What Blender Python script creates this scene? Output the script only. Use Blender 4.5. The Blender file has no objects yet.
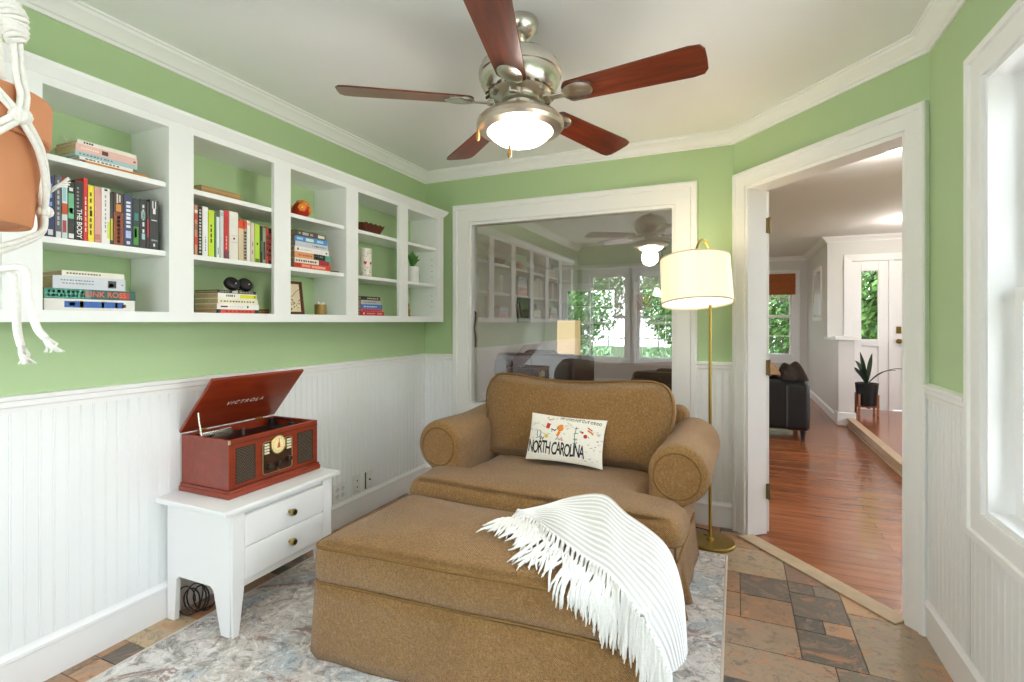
import bpy, bmesh, math, random
from mathutils import Vector, Matrix
R = math.radians
SC = bpy.context.scene
COL = SC.collection
random.seed(7)

# ------------------------------------------------------------------ helpers
def lin(hx):
    hx = hx.lstrip('#')
    c = [int(hx[i:i+2], 16)/255 for i in (0, 2, 4)]
    return tuple(x/12.92 if x <= .04045 else ((x+.055)/1.055)**2.4 for x in c) + (1.0,)

class MB:
    """collects shapes into one mesh"""
    def __init__(s): s.v, s.f, s.m = [], [], []
    def add(s, verts, faces, mi=0, T=None):
        o = len(s.v)
        for p in verts:
            p = Vector(p)
            s.v.append(T @ p if T else p)
        for f in faces:
            s.f.append([i+o for i in f]); s.m.append(mi)
        return s
    def box(s, x0, x1, y0, y1, z0, z1, mi=0, T=None):
        v = [(x, y, z) for z in (z0, z1) for y in (y0, y1) for x in (x0, x1)]
        return s.add(v, [(0,2,3,1),(4,5,7,6),(0,1,5,4),(2,6,7,3),(0,4,6,2),(1,3,7,5)], mi, T)
    def rbox(s, x0, x1, y0, y1, z0, z1, r=.02, k=3, m=6, mi=0, T=None, warp=None):
        c = ((x0+x1)/2, (y0+y1)/2, (z0+z1)/2); h = ((x1-x0)/2, (y1-y0)/2, (z1-z0)/2)
        r = min(r, *[q*.999 for q in h])
        ax = []
        for q in h:
            i = q-r
            rim = [i+r*math.tan(j/k*math.pi/4) for j in range(1, k+1)]
            ax.append([-t for t in reversed(rim)] + [-i+2*i*j/m for j in range(m+1)] + rim)
        idx, vs, fs = {}, [], []
        def vid(p):
            inner = [max(-(h[a]-r), min(h[a]-r, p[a])) for a in range(3)]
            d = Vector([p[a]-inner[a] for a in range(3)])
            d = d.normalized()*r if d.length > 1e-9 else d
            q = tuple(inner[a]+d[a]+c[a] for a in range(3))
            if warp: q = warp(*q)
            key = tuple(round(t, 6) for t in q)
            if key not in idx: idx[key] = len(vs); vs.append(q)
            return idx[key]
        for a in range(3):
            b, e = (a+1) % 3, (a+2) % 3
            for sg in (-1, 1):
                for i in range(len(ax[b])-1):
                    for j in range(len(ax[e])-1):
                        q = []
                        for (bi, ej) in ((i, j), (i+1, j), (i+1, j+1), (i, j+1)):
                            p = [0, 0, 0]; p[a] = sg*h[a]; p[b] = ax[b][bi]; p[e] = ax[e][ej]
                            q.append(vid(p))
                        if sg < 0: q.reverse()
                        if len(set(q)) > 2: fs.append(list(dict.fromkeys(q)))
        return s.add(vs, fs, mi, T)
    def tube(s, pts, r, n=8, mi=0, closed=False, T=None):
        pts = [Vector(p) for p in pts]; N = len(pts)
        rs = r if isinstance(r, (list, tuple)) else [r]*N
        vs, fs = [], []
        up = None
        for i, p in enumerate(pts):
            a = pts[i-1] if (i > 0 or closed) else p
            b = pts[(i+1) % N] if (i < N-1 or closed) else p
            t = (b-a); t = t.normalized() if t.length > 1e-9 else Vector((0, 0, 1))
            if up is None: up = Vector((0, 0, 1)) if abs(t.z) < .9 else Vector((1, 0, 0))
            side = t.cross(up)
            if side.length < 1e-6: side = t.cross(Vector((.3, 1, .2)))
            side.normalize(); up = side.cross(t).normalized()
            for k in range(n):
                w = 2*math.pi*k/n
                vs.append(p+(side*math.cos(w)+up*math.sin(w))*rs[i])
        for i in range(N if closed else N-1):
            j = (i+1) % N
            for k in range(n):
                l = (k+1) % n
                fs.append((i*n+k, i*n+l, j*n+l, j*n+k))
        if not closed:
            fs.append(tuple(range(n-1, -1, -1))); fs.append(tuple(range((N-1)*n, N*n)))
        return s.add(vs, fs, mi, T)
    def cyl(s, p0, p1, r0, r1=None, n=20, mi=0, T=None):
        return s.tube([p0, p1], [r0, r0 if r1 is None else r1], n, mi, T=T)
    def lathe(s, prof, n=32, mi=0, T=None):
        vs, fs = [], []
        rows = []
        for (r, z) in prof:
            if r < 1e-6:
                rows.append([len(vs)]); vs.append((0, 0, z))
            else:
                rows.append(list(range(len(vs), len(vs)+n)))
                vs += [(r*math.cos(2*math.pi*k/n), r*math.sin(2*math.pi*k/n), z) for k in range(n)]
        for a, b in zip(rows, rows[1:]):
            for k in range(n):
                l = (k+1) % n
                q = [a[k % len(a)], a[l % len(a)], b[l % len(b)], b[k % len(b)]]
                q = list(dict.fromkeys(q))
                if len(q) > 2: fs.append(q)
        return s.add(vs, fs, mi, T)
    def prism(s, poly, z0, z1, mi=0, T=None):
        n = len(poly)
        vs = [(x, y, z0) for x, y in poly] + [(x, y, z1) for x, y in poly]
        fs = [tuple(range(n-1, -1, -1)), tuple(range(n, 2*n))]
        fs += [(i, (i+1) % n, n+(i+1) % n, n+i) for i in range(n)]
        return s.add(vs, fs, mi, T)
    def loft(s, rings, mi=0, closed=True, cap=True, T=None):
        n = len(rings[0]); vs = [p for r in rings for p in r]; fs = []
        for i in range(len(rings)-1):
            for k in range(n if closed else n-1):
                l = (k+1) % n
                fs.append((i*n+k, i*n+l, (i+1)*n+l, (i+1)*n+k))
        if cap and closed:
            fs.append(tuple(range(n-1, -1, -1))); fs.append(tuple(range((len(rings)-1)*n, len(rings)*n)))
        return s.add(vs, fs, mi, T)
    def star(s, outline, c, prof, dz=None, mi=0, T=None):
        """rings of an outline: prof = [(scale, inset, z)], scale 0 = pole"""
        n = len(outline); vs, rows, fs = [], [], []
        nor = []
        for i in range(n):
            a, b = outline[i-1], outline[(i+1) % n]
            t = Vector((b[0]-a[0], b[1]-a[1])).normalized(); nor.append((t.y, -t.x))
        for (sc, ins, z) in prof:
            if sc < 1e-6:
                zz = z+(dz(c[0], c[1], sc) if dz else 0)
                rows.append([len(vs)]); vs.append((c[0], c[1], zz))
            else:
                rows.append(list(range(len(vs), len(vs)+n)))
                for (p, q) in zip(outline, nor):
                    x = c[0]+sc*(p[0]-q[0]*ins-c[0]); y = c[1]+sc*(p[1]-q[1]*ins-c[1])
                    vs.append((x, y, z+(dz(x, y, sc) if dz else 0)))
        for a, b in zip(rows, rows[1:]):
            for k in range(n):
                l = (k+1) % n
                q = list(dict.fromkeys([a[k % len(a)], a[l % len(a)], b[l % len(b)], b[k % len(b)]]))
                if len(q) > 2: fs.append(q)
        return s.add(vs, fs, mi, T)
    def sweep(s, path, prof, mi=0):
        """horizontal path (x,y); prof [(offset to the right of travel, z)], closed section"""
        P = [Vector(p) for p in path]; rings = []
        for i, p in enumerate(P):
            ns = []
            if i > 0: d = (p-P[i-1]).normalized(); ns.append(Vector((d.y, -d.x)))
            if i < len(P)-1: d = (P[i+1]-p).normalized(); ns.append(Vector((d.y, -d.x)))
            if len(ns) == 2:
                m = (ns[0]+ns[1]); m = m/ (m.length**2) * 2
            else: m = ns[0]
            rings.append([(p.x+m.x*o, p.y+m.y*o, z) for (o, z) in prof])
        return s.loft(rings, mi)
    def frame(s, pts, prof, F, closed=False, mi=0):
        """casing round an opening: pts (a,z), prof [(outward offset, height off the wall)], F(a,z,h)->xyz"""
        P = [Vector(p) for p in pts]; n = len(P); rings = []
        for i, p in enumerate(P):
            ns = []
            if i > 0 or closed: d = (p-P[i-1]).normalized(); ns.append(Vector((-d.y, d.x)))
            if i < n-1 or closed: d = (P[(i+1) % n]-p).normalized(); ns.append(Vector((-d.y, d.x)))
            if len(ns) == 2: m = ns[0]+ns[1]; m = m/(m.length**2)*2
            else: m = ns[0]
            rings.append([F(p.x+m.x*o, p.y+m.y*o, h) for (o, h) in prof])
        if closed: rings.append(rings[0]); s.loft(rings, mi, cap=False)
        else: s.loft(rings, mi)
        return s
    def build(s, name, mats, parent=None, smooth=None, bevel=0, T=None, fixn=True):
        me = bpy.data.meshes.new(name)
        me.from_pydata([tuple(T @ v) if T else tuple(v) for v in s.v], [], s.f)
        ms = mats if isinstance(mats, (list, tuple)) else [mats]
        for m in ms: me.materials.append(m)
        if len(ms) > 1: me.polygons.foreach_set('material_index', s.m)
        if fixn:
            bm = bmesh.new(); bm.from_mesh(me)
            bmesh.ops.recalc_face_normals(bm, faces=bm.faces); bm.to_mesh(me); bm.free()
        if smooth is not None:
            me.polygons.foreach_set('use_smooth', [True]*len(me.polygons))
            if smooth < 180: me.set_sharp_from_angle(angle=R(smooth))
        me.update()
        o = bpy.data.objects.new(name, me); COL.objects.link(o)
        if parent: o.parent = parent
        if bevel:
            b = o.modifiers.new('bevel', 'BEVEL'); b.width = bevel; b.segments = 2
            b.limit_method = 'ANGLE'; b.angle_limit = R(40)
        return o

def tag(o, label=None, cat=None, group=None, kind=None):
    if label: o['label'] = label
    if cat: o['category'] = cat
    if group: o['group'] = group
    if kind: o['kind'] = kind
    return o
def thing(name, label, cat, loc=(0, 0, 0), rz=0, group=None):
    o = bpy.data.objects.new(name, None); COL.objects.link(o)
    o.empty_display_size = .1
    o.location = loc; o.rotation_euler = (0, 0, rz)
    return tag(o, label, cat, group)
def struct(o, label=None):
    o['kind'] = 'structure'
    if label: o['label'] = label
    return o
def clone(o, parent=None):
    c = o.copy(); COL.objects.link(c)
    if parent: c.parent = parent
    for ch in list(o.children): clone(ch, c)
    return c
def rot_to(d):
    return Vector(d).to_track_quat('Z', 'Y').to_matrix().to_4x4()
def TR(x=0, y=0, z=0): return Matrix.Translation((x, y, z))
def RX(a): return Matrix.Rotation(R(a), 4, 'X')
def RY(a): return Matrix.Rotation(R(a), 4, 'Y')
def RZ(a): return Matrix.Rotation(R(a), 4, 'Z')
def cat_rom(P, n):
    P = [Vector(p) for p in P]; out = []
    for i in range(len(P)-1):
        a, b, c, d = P[max(i-1, 0)], P[i], P[i+1], P[min(i+2, len(P)-1)]
        for j in range(n):
            t = j/n
            out.append(.5*((2*b)+(c-a)*t+(2*a-5*b+4*c-d)*t*t+(3*b-a-3*c+d)*t**3))
    out.append(P[-1]); return out
def round_poly(pts, r, n=5):
    out = []; N = len(pts)
    for i in range(N):
        rr = r[i] if isinstance(r, (list, tuple)) else r
        p = Vector(pts[i]); a = (Vector(pts[i-1])-p); b = (Vector(pts[(i+1) % N])-p)
        la, lb = a.length, b.length; rr = min(rr, la*.49, lb*.49); a.normalize(); b.normalize()
        for j in range(n+1):
            t = j/n
            q = (p+a*rr)*(1-t)**2+p*2*t*(1-t)+(p+b*rr)*t*t
            out.append((q.x, q.y))
    return out
def resample(poly, step):
    out = []; N = len(poly)
    for i in range(N):
        a, b = Vector(poly[i]), Vector(poly[(i+1) % N]); k = max(1, int((b-a).length/step+.5))
        out += [tuple(a+(b-a)*j/k) for j in range(k)]
    return out
def ccw(poly):
    A = sum(poly[i-1][0]*poly[i][1]-poly[i][0]*poly[i-1][1] for i in range(len(poly)))
    return poly if A > 0 else poly[::-1]
FONT = {}
def text_polys(body, size, shear=0, space=1.0, ext=0.0):
    cu = bpy.data.curves.new('lettering', 'FONT'); cu.body = body; cu.size = size; cu.shear = shear
    cu.space_character = space; cu.align_x = 'CENTER'; cu.align_y = 'CENTER'; cu.offset = size*.018; cu.resolution_u = 3
    o = bpy.data.objects.new('lettering', cu); COL.objects.link(o)
    dg = bpy.context.evaluated_depsgraph_get()
    me = bpy.data.meshes.new_from_object(o.evaluated_get(dg))
    v = [tuple(q.co) for q in me.vertices]; f = [tuple(p.vertices) for p in me.polygons]
    bpy.data.objects.remove(o); bpy.data.curves.remove(cu); bpy.data.meshes.remove(me)
    return v, f

# ------------------------------------------------------------------ materials
class NT:
    def __init__(s, name):
        s.mat = bpy.data.materials.new(name); s.mat.use_nodes = True
        s.t = s.mat.node_tree; s.n = s.t.nodes; s.b = s.n['Principled BSDF']; s.out = s.n['Material Output']
    def new(s, ty, **kw):
        n = s.n.new(ty)
        for k, v in kw.items():
            if k in n.inputs: n.inputs[k].default_value = v
            else: setattr(n, k, v)
        return n
    def link(s, a, b): s.t.links.new(a, b)
    def coord(s, scale=(1, 1, 1), kind='Object', rot=(0, 0, 0)):
        t = s.new('ShaderNodeTexCoord'); m = s.new('ShaderNodeMapping')
        m.inputs['Scale'].default_value = scale; m.inputs['Rotation'].default_value = rot
        s.link(t.outputs[kind], m.inputs['Vector']); return m.outputs['Vector']
    def noise(s, vec, scale, detail=4, rough=.5, dist=0):
        n = s.new('ShaderNodeTexNoise'); n.inputs['Scale'].default_value = scale
        n.inputs['Detail'].default_value = detail; n.inputs['Roughness'].default_value = rough
        n.inputs['Distortion'].default_value = dist
        s.link(vec, n.inputs['Vector']); return n.outputs['Fac']
    def ramp(s, fac, stops, mode='LINEAR'):
        r = s.new('ShaderNodeValToRGB'); e = r.color_ramp.elements; r.color_ramp.interpolation = mode
        while len(e) < len(stops): e.new(.5)
        for i, (p, c) in enumerate(stops):
            e[i].position = p; e[i].color = lin(c) if isinstance(c, str) else (c, c, c, 1)
        s.link(fac, r.inputs['Fac']); return r.outputs['Color']
    def mix(s, fac, a, b, mode='MIX'):
        m = s.new('ShaderNodeMix', data_type='RGBA', blend_type=mode)
        for sock, v in ((m.inputs[0], fac), (m.inputs[6], a), (m.inputs[7], b)):
            if isinstance(v, (int, float)): sock.default_value = v
            elif isinstance(v, str): sock.default_value = lin(v)
            else: s.link(v, sock)
        return m.outputs[2]
    def bump(s, h, strength=.3, dist=.01):
        b = s.new('ShaderNodeBump'); b.inputs['Strength'].default_value = strength; b.inputs['Distance'].default_value = dist
        s.link(h, b.inputs['Height']); s.link(b.outputs['Normal'], s.b.inputs['Normal']); return b
    def base(s, c, rough=.5, metal=0, **kw):
        if isinstance(c, str): s.b.inputs['Base Color'].default_value = lin(c)
        else: s.link(c, s.b.inputs['Base Color'])
        s.b.inputs['Roughness'].default_value = rough; s.b.inputs['Metallic'].default_value = metal
        for k, v in kw.items(): s.b.inputs[k].default_value = v
        return s.mat
_pc = {}
def plain(hx, rough=.5, metal=0, var=.06, scale=30, name=None):
    """a plain surface with a slight procedural mottling"""
    k = (hx, rough, metal, var, scale)
    if k in _pc: return _pc[k]
    t = NT(name or 'plain_'+hx.strip('#'))
    f = t.noise(t.coord(), scale, 3)
    d = t.ramp(f, [(.3, 1-var), (.7, 1.0)])
    t.base(t.mix(1.0, hx, d, 'MULTIPLY'), rough, metal)
    _pc[k] = t.mat; return t.mat

def m_paint(name, hx, rough=.5, bump=.04):
    t = NT(name); v = t.coord(); f = t.noise(v, 3, 3)
    t.base(t.mix(t.ramp(f, [(.3, 0.0), (.7, .06)]), hx, '#FFFFFF' if False else hx), rough)
    t.bump(t.noise(v, 220, 2), bump, .002); return t.mat
M_green = m_paint('green_wall_paint', '#B0C99A', .6)
M_white = m_paint('white_trim_paint', '#F0F0F0', .38, .02)
M_bead = m_paint('white_beadboard_paint', '#EDEFF0', .42, .02)
M_ceil = m_paint('ceiling_paint', '#ECECEB', .8, .05)
M_grey = m_paint('pale_grey_wall_paint', '#DCDAD7', .6)
M_shelf = m_paint('white_bookcase_paint', '#EEF0F0', .4, .02)

def m_fabric():
    t = NT('brown_chenille'); v = t.coord()
    big = t.noise(v, 5, 4, .6); fine = t.noise(t.coord((1, 1, 1.5)), 140, 3, .65); mid = t.noise(t.coord((1, 1, .6)), 120, 3)
    c = t.mix(t.ramp(big, [(.35, 0.0), (.7, 1.0)]), '#9B6D38', '#A97C44')
    c = t.mix(t.ramp(fine, [(.40, 0.0), (.62, .75)]), c, '#705528')
    c = t.mix(t.ramp(mid, [(.5, 0.0), (.75, .4)]), c, '#C0A06C')
    t.base(c, .95); t.b.inputs['Sheen Weight'].default_value = .25; t.b.inputs['Sheen Roughness'].default_value = .5
    w = t.new('ShaderNodeTexWave', wave_type='BANDS', bands_direction='DIAGONAL'); w.inputs['Scale'].default_value = 70
    w.inputs['Distortion'].default_value = 3; w.inputs['Detail'].default_value = 2
    t.link(v, w.inputs['Vector'])
    a = t.new('ShaderNodeMath', operation='ADD'); t.link(fine, a.inputs[0]); t.link(w.outputs['Fac'], a.inputs[1])
    t.bump(a.outputs[0], .7, .004); return t.mat
M_fab = m_fabric()
M_pipe = plain('#8A6635', .95, 0, .25, 120, 'brown_welt')

def m_wood(name, a, b, rough, sc=(3, 30, 30), strength=.5, coat=0):
    t = NT(name); v = t.coord(sc); f = t.noise(v, 1.6, 6, .6, .6)
    t.base(t.ramp(f, [(.28, a), (.72, b)]), rough); t.b.inputs['Coat Weight'].default_value = coat
    t.b.inputs['Coat Roughness'].default_value = .15
    return t.mat
M_blade = m_wood('mahogany_blade', '#3A1309', '#7A3119', .28, (2.5, 28, 28), coat=.3)
M_blade_edge = plain('#2A1410', .4)
M_cab = m_wood('cherry_veneer', '#74230F', '#983A1E', .3, (14, 2.5, 14), coat=.35)
M_oak = m_wood('dark_oak_frame', '#3E1D0C', '#6B3517', .5, (30, 30, 4))
M_nickel = plain('#DAD5CC', .27, 1, .05, 60, 'brushed_nickel')
M_nickel_d = plain('#CFC2B2', .32, 1, .06, 60, 'brushed_nickel_warm')
M_brass = plain('#B59A52', .3, 1, .05, 60, 'satin_brass')
M_black = plain('#0E0E10', .4, 0, .1)
M_blackmat = plain('#151517', .75, 0, .15)
M_leather = plain('#131112', .42, 0, .2, 8, 'black_leather')
M_recl = plain('#2A1A14', .45, 0, .25, 8, 'brown_leather')

def m_tile():
    t = NT('slate_tile'); a = t.new('ShaderNodeAttribute', attribute_name='Col')
    v = t.coord(); f = t.noise(v, 6.5, 9, .7, 1.6); g = t.noise(v, 19, 8, .75, 1)
    c = t.mix(t.ramp(f, [(.36, .8), (.47, 0.0)]), a.outputs['Color'], '#9A8470')
    c = t.mix(t.ramp(f, [(.53, 0.0), (.63, .8)]), c, '#C68C64')
    c = t.mix(t.ramp(g, [(.53, 0.0), (.63, .7)]), c, '#5E5854')
    t.base(c, .42); t.bump(f, .35, .01); return t.mat
M_tile = m_tile()
M_grout = plain('#5C5248', .9)

def m_floorwood():
    t = NT('cherry_plank_floor'); v = t.coord()
    b = t.new('ShaderNodeTexBrick', offset=.37, offset_frequency=2)
    for k, x in (('Scale', 1), ('Mortar Size', .0012), ('Mortar Smooth', .2), ('Bias', 0), ('Brick Width', 1.25), ('Row Height', .085)):
        b.inputs[k].default_value = x
    b.inputs['Color1'].default_value = lin('#935330'); b.inputs['Color2'].default_value = lin('#AE6B40')
    b.inputs['Mortar'].default_value = lin('#4A2210'); t.link(v, b.inputs['Vector'])
    f = t.noise(t.coord((1.1, 22, 22)), 2.2, 7, .65, .7)
    c = t.mix(t.ramp(f, [(.36, .75), (.60, 0.0)]), b.outputs['Color'], '#74391F')
    t.base(c, .2); t.b.inputs['Coat Weight'].default_value = .25
    return t.mat
M_wfloor = m_floorwood()

def m_rug():
    t = NT('distressed_rug'); v = t.coord()
    n1 = t.noise(v, 1.7, 5, .6, .8); n2 = t.noise(v, 3.1, 9, .72, 1.4)
    n3 = t.noise(t.coord((1, 1, 1), rot=(0, 0, 1.1)), 2.3, 8, .7, 1.0); n4 = t.noise(v, 11, 10, .75, 2.2)
    t2 = t.coord((1.0, 1.7, 1), rot=(0, 0, .6)); n5 = t.noise(t2, 4.2, 9, .75, 1.6)
    c = t.mix(t.ramp(n1, [(.38, 0.0), (.62, 1.0)]), '#DAD6D0', '#CDC2B8')
    c = t.mix(t.ramp(n3, [(.49, 0.0), (.58, .8)]), c, '#AAB8BE')
    c = t.mix(t.ramp(n5, [(.535, 0.0), (.59, .75)]), c, '#9C948B')
    c = t.mix(t.ramp(n2, [(.56, 0.0), (.60, .85)]), c, '#97766A')
    c = t.mix(t.ramp(n4, [(.555, 0.0), (.60, .6)]), c, '#6A6B6E')
    c = t.mix(t.ramp(n4, [(.42, .85), (.47, 0.0)]), c, '#EAE6E2')
    c = t.mix(t.ramp(t.noise(v, 26, 8, .8, 2.5), [(.56, 0.0), (.60, .55)]), c, '#7C746E')
    t.base(c, .95); t.bump(t.noise(v, 330, 2), .4, .003); return t.mat
M_rug = m_rug()
M_rugedge = plain('#D2C8BC', .95)

def m_throw():
    t = NT('white_ribbed_knit'); u = t.new('ShaderNodeUVMap')
    sep = t.new('ShaderNodeSeparateXYZ'); t.link(u.outputs['UV'], sep.inputs[0])
    m = t.new('ShaderNodeMath', operation='MULTIPLY'); t.link(sep.outputs[1], m.inputs[0]); m.inputs[1].default_value = 2*math.pi*14
    sn = t.new('ShaderNodeMath', operation='SINE'); t.link(m.outputs[0], sn.inputs[0])
    r = t.ramp(sn.outputs[0], [(0.0, '#D2D0CD'), (.40, '#ECEBE8'), (.6, '#F6F5F2')])
    c = t.mix(t.ramp(t.noise(t.coord(), 160, 2), [(.4, 0.0), (.7, .2)]), r, '#D5D3CF')
    t.base(c, .95); t.b.inputs['Sheen Weight'].default_value = .2
    t.bump(t.noise(t.coord(), 210, 3), .5, .004); return t.mat
M_throw = m_throw()
M_yarn = plain('#F3F2EE', .95, 0, .08, 150, 'white_cotton_yarn')
M_rope = plain('#F1EFEA', .95, 0, .12, 200, 'macrame_cotton')
M_terra = plain('#D08D62', .75, 0, .08, 12, 'terracotta')
M_soil = plain('#3A281B', .95, 0, .4, 90)
M_pillow = plain('#F0EBDF', .9, 0, .05, 90, 'cream_canvas')
M_page = plain('#D3BC90', .9, 0, .2, 140, 'book_pages')
M_pagew = plain('#DDD3BE', .9, 0, .15, 140, 'pale_book_pages')
M_leaf = plain('#5C9A48', .5, 0, .3, 9, 'green_leaf')
M_bark = plain('#5B4B3C', .9, 0, .4, 9, 'bark')
M_grass = plain('#3A5C26', .9, 0, .35, 3, 'lawn')
M_brick = None
def m_brick():
    t = NT('red_brick'); b = t.new('ShaderNodeTexBrick')
    for k, x in (('Scale', 1), ('Mortar Size', .008), ('Brick Width', .22), ('Row Height', .075)): b.inputs[k].default_value = x
    b.inputs['Color1'].default_value = lin('#7A4230'); b.inputs['Color2'].default_value = lin('#93543C'); b.inputs['Mortar'].default_value = lin('#B5AA9C')
    v = t.coord(rot=(R(90), 0, 0)); t.link(v, b.inputs['Vector']); t.base(b.outputs['Color'], .9); return t.mat
M_brick = m_brick()
def m_glass(name, refl, tint=(1, 1, 1, 1)):
    t = NT(name); t.n.remove(t.b)
    tr = t.new('ShaderNodeBsdfTransparent'); tr.inputs['Color'].default_value = tint
    gl = t.new('ShaderNodeBsdfGlossy'); gl.inputs['Roughness'].default_value = 0.0
    fr = t.new('ShaderNodeLayerWeight'); fr.inputs['Blend'].default_value = .12
    ad = t.new('ShaderNodeMath', operation='ADD', use_clamp=True); t.link(fr.outputs['Fresnel'], ad.inputs[0]); ad.inputs[1].default_value = refl
    mx = t.new('ShaderNodeMixShader'); t.link(ad.outputs[0], mx.inputs[0]); t.link(tr.outputs[0], mx.inputs[1]); t.link(gl.outputs[0], mx.inputs[2])
    t.link(mx.outputs[0], t.out.inputs['Surface']); return t.mat
M_pane = m_glass('interior_pane_glass', .17, (.80, .81, .82, 1))
M_glass = m_glass('window_glass', .03)
def m_emit(name, hx, strength, base='#FFFFFF'):
    t = NT(name); f = t.noise(t.coord(), 12, 2)
    t.base(base, .4); t.link(t.ramp(f, [(.2, hx), (.8, hx)]), t.b.inputs['Emission Color']); t.b.inputs['Emission Strength'].default_value = strength
    return t.mat
M_bowl = m_emit('lit_frosted_glass', '#FFF6E2', 5.0)
M_shade = m_emit('lit_linen_shade', '#FFEBB8', .42, '#F3E8CC')
M_diff = m_emit('lit_lamp_diffuser', '#FFFBF0', 1.0)
M_column = m_emit('lit_paper_column', '#F3C98A', .5, '#E8C89A')
M_lit = m_emit('lit_ceiling_lamp', '#FFF1D8', 3.0)
M_dial = m_emit('lit_radio_dial', '#F2DE9E', .12, '#E9D8A4')

# ------------------------------------------------------------------ the room
EYE = 1.25
LX, BY, RXW, RY0, ZC = -2.22, 3.375, .708, -.75, 2.40
A = Vector((-.011, 3.375)); B = Vector((.708, 2.532)); DL = (B-A).length; D = (B-A).normalized(); NO = Vector((-D.y, D.x))  # NO: away from the room
if NO.x < 0: NO = -NO
# camera bearings measured from the photograph: used to read a place on a known plane
CF = Vector((-.4014, .9159)); CR = Vector((.9159, .4014)); FPX = 511.0
def ray(px): return CF+CR*((px-512)/FPX)
def on_x(px, x): d = ray(px); return x/d.x*d.y            # y where the bearing meets plane x
def spot(px, py, d): q = ray(px)*d; return Vector((q.x, q.y, EYE-d*(py-322)/FPX))

def F_left(a, z, h): return (LX+h, a, z)
def F_back(a, z, h): return (a, BY-h, z)
def F_ang(a, z, h): q = A+D*a-NO*h; return (q.x, q.y, z)
def F_right(a, z, h): return (RXW-h, a, z)
def F_rear(a, z, h): return (a, RY0+h, z)

def wall_holes(mb, F, a0, a1, z0, z1, holes, th):
    """a wall slab with rectangular openings: holes (a0,a1,z0,z1) sorted along a"""
    def slab(p0, p1, q0, q1):
        if p1-p0 < 1e-4 or q1-q0 < 1e-4: return
        v = [F(a, z, -t) for t in (0, th) for z in (q0, q1) for a in (p0, p1)]
        mb.add(v, [(0,1,3,2),(4,6,7,5),(0,4,5,1),(2,3,7,6),(0,2,6,4),(1,5,7,3)])
    x = a0
    for (h0, h1, k0, k1) in holes:
        slab(x, h0, z0, z1); slab(h0, h1, z0, k0); slab(h0, h1, k1, z1); x = h1
    slab(x, a1, z0, z1)

TH = .13
WB = (-1.83, -.35, .625, 1.995)          # interior window in the back wall
DO = (.10, 1.018, 0.0, 2.045)              # doorway in the angled wall
WR = (.15, 2.03, .655, 2.012)             # side window
WREAR = [(-2.06, -1.46, .66, 1.98), (-1.36, -.70, .66, 1.98), (-.60, .10, .66, 1.98)]
m = MB(); wall_holes(m, F_left, RY0-.13, BY+.02, 0, ZC, [], TH); struct(m.build('wall_left', M_green), 'green painted wall over white beadboard behind the bookcase')
m = MB(); wall_holes(m, F_back, LX-.0, A.x, 0, ZC, [WB], TH); struct(m.build('wall_back', M_green), 'green wall with the large interior window')
m = MB(); wall_holes(m, F_ang, 0, DL, 0, ZC, [DO], TH); struct(m.build('wall_angled', M_green), 'green angled wall with the open doorway')
m = MB(); wall_holes(m, F_right, RY0-.13, B.y, 0, ZC, [WR], .17); struct(m.build('wall_right', M_green), 'green wall with the tall side window')
m = MB(); wall_holes(m, F_rear, LX, RXW, 0, ZC, WREAR, TH); struct(m.build('wall_rear', M_green), 'green wall with three windows opposite the interior window')
m = MB(); m.prism([(LX-.13, RY0-.13), (RXW+.17, RY0-.13), (RXW+.17, 2.6), (A.x+.1, BY+.13), (LX-.13, BY+.13)], ZC, ZC+.1)
struct(m.build('ceiling', M_ceil), 'white ceiling with crown moulding')

# crown, chair rail, baseboard, beadboard
loop = [(LX, RY0), (LX, BY), (A.x, A.y), (B.x, B.y), (RXW, RY0)]
crown = [(0, 2.325), (.010, 2.325), (.012, 2.337), (.020, 2.341), (.026, 2.352), (.044, 2.372), (.056, 2.380), (.060, 2.390), (.070, 2.392), (.070, ZC+.01), (0, ZC+.01)]
m = MB(); m.sweep(loop, crown); struct(m.build('trim_1', M_white, smooth=30), 'white crown moulding round the ceiling')
rail = [(0, .945), (.012, .945), (.014, .962), (.020, .968), (.020, .985), (.030, .990), (.030, 1.003), (0, 1.006)]
base = [(0, 0), (.016, 0), (.016, .118), (.022, .122), (.022, .134), (.014, .142), (.011, .152), (0, .152)]
CW = .118                                # casing width
CE = A+D*(DO[1]+.087)
segs = [[(LX, RY0), (LX, BY), (WB[0]-CW, BY)], [(WB[1]+CW, BY), (A.x-.004, A.y)], [(CE.x, CE.y), (B.x, B.y), (RXW, WR[1]+.093)]]
m = MB(); [m.sweep(s, rail) for s in segs]; struct(m.build('trim_2', M_white, smooth=30), 'white chair rail above the beadboard')
m = MB(); m.sweep([(LX, RY0), (LX, BY)], base); struct(m.build('baseboard_left', M_white, smooth=30))
m = MB(); m.sweep([(LX, BY), (A.x-.004, A.y)], base); struct(m.build('baseboard_back', M_white, smooth=30))
m = MB(); m.sweep([(CE.x, CE.y), (B.x, B.y), (RXW, RY0)], base); struct(m.build('baseboard_right', M_white, smooth=30))
def bead(F, a0, a1, z0, z1, dp=.0045):
    m = MB(); p = .04; prof = []; a = a0
    while a < a1-1e-6:
        e = min(a+p, a1)
        prof += [(a, .010), (e-.0085, .010), (e-.0065, .01-dp), (e-.0045, .0095), (e-.002, .0095), (e, .01-dp)] if e-a > .012 else [(a, .01), (e, .01)]
        a = e
    rings = [[F(a, z, h) for (a, h) in prof] for z in (z0, z1)]
    m.loft(rings, closed=False, cap=False); return m
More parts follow.
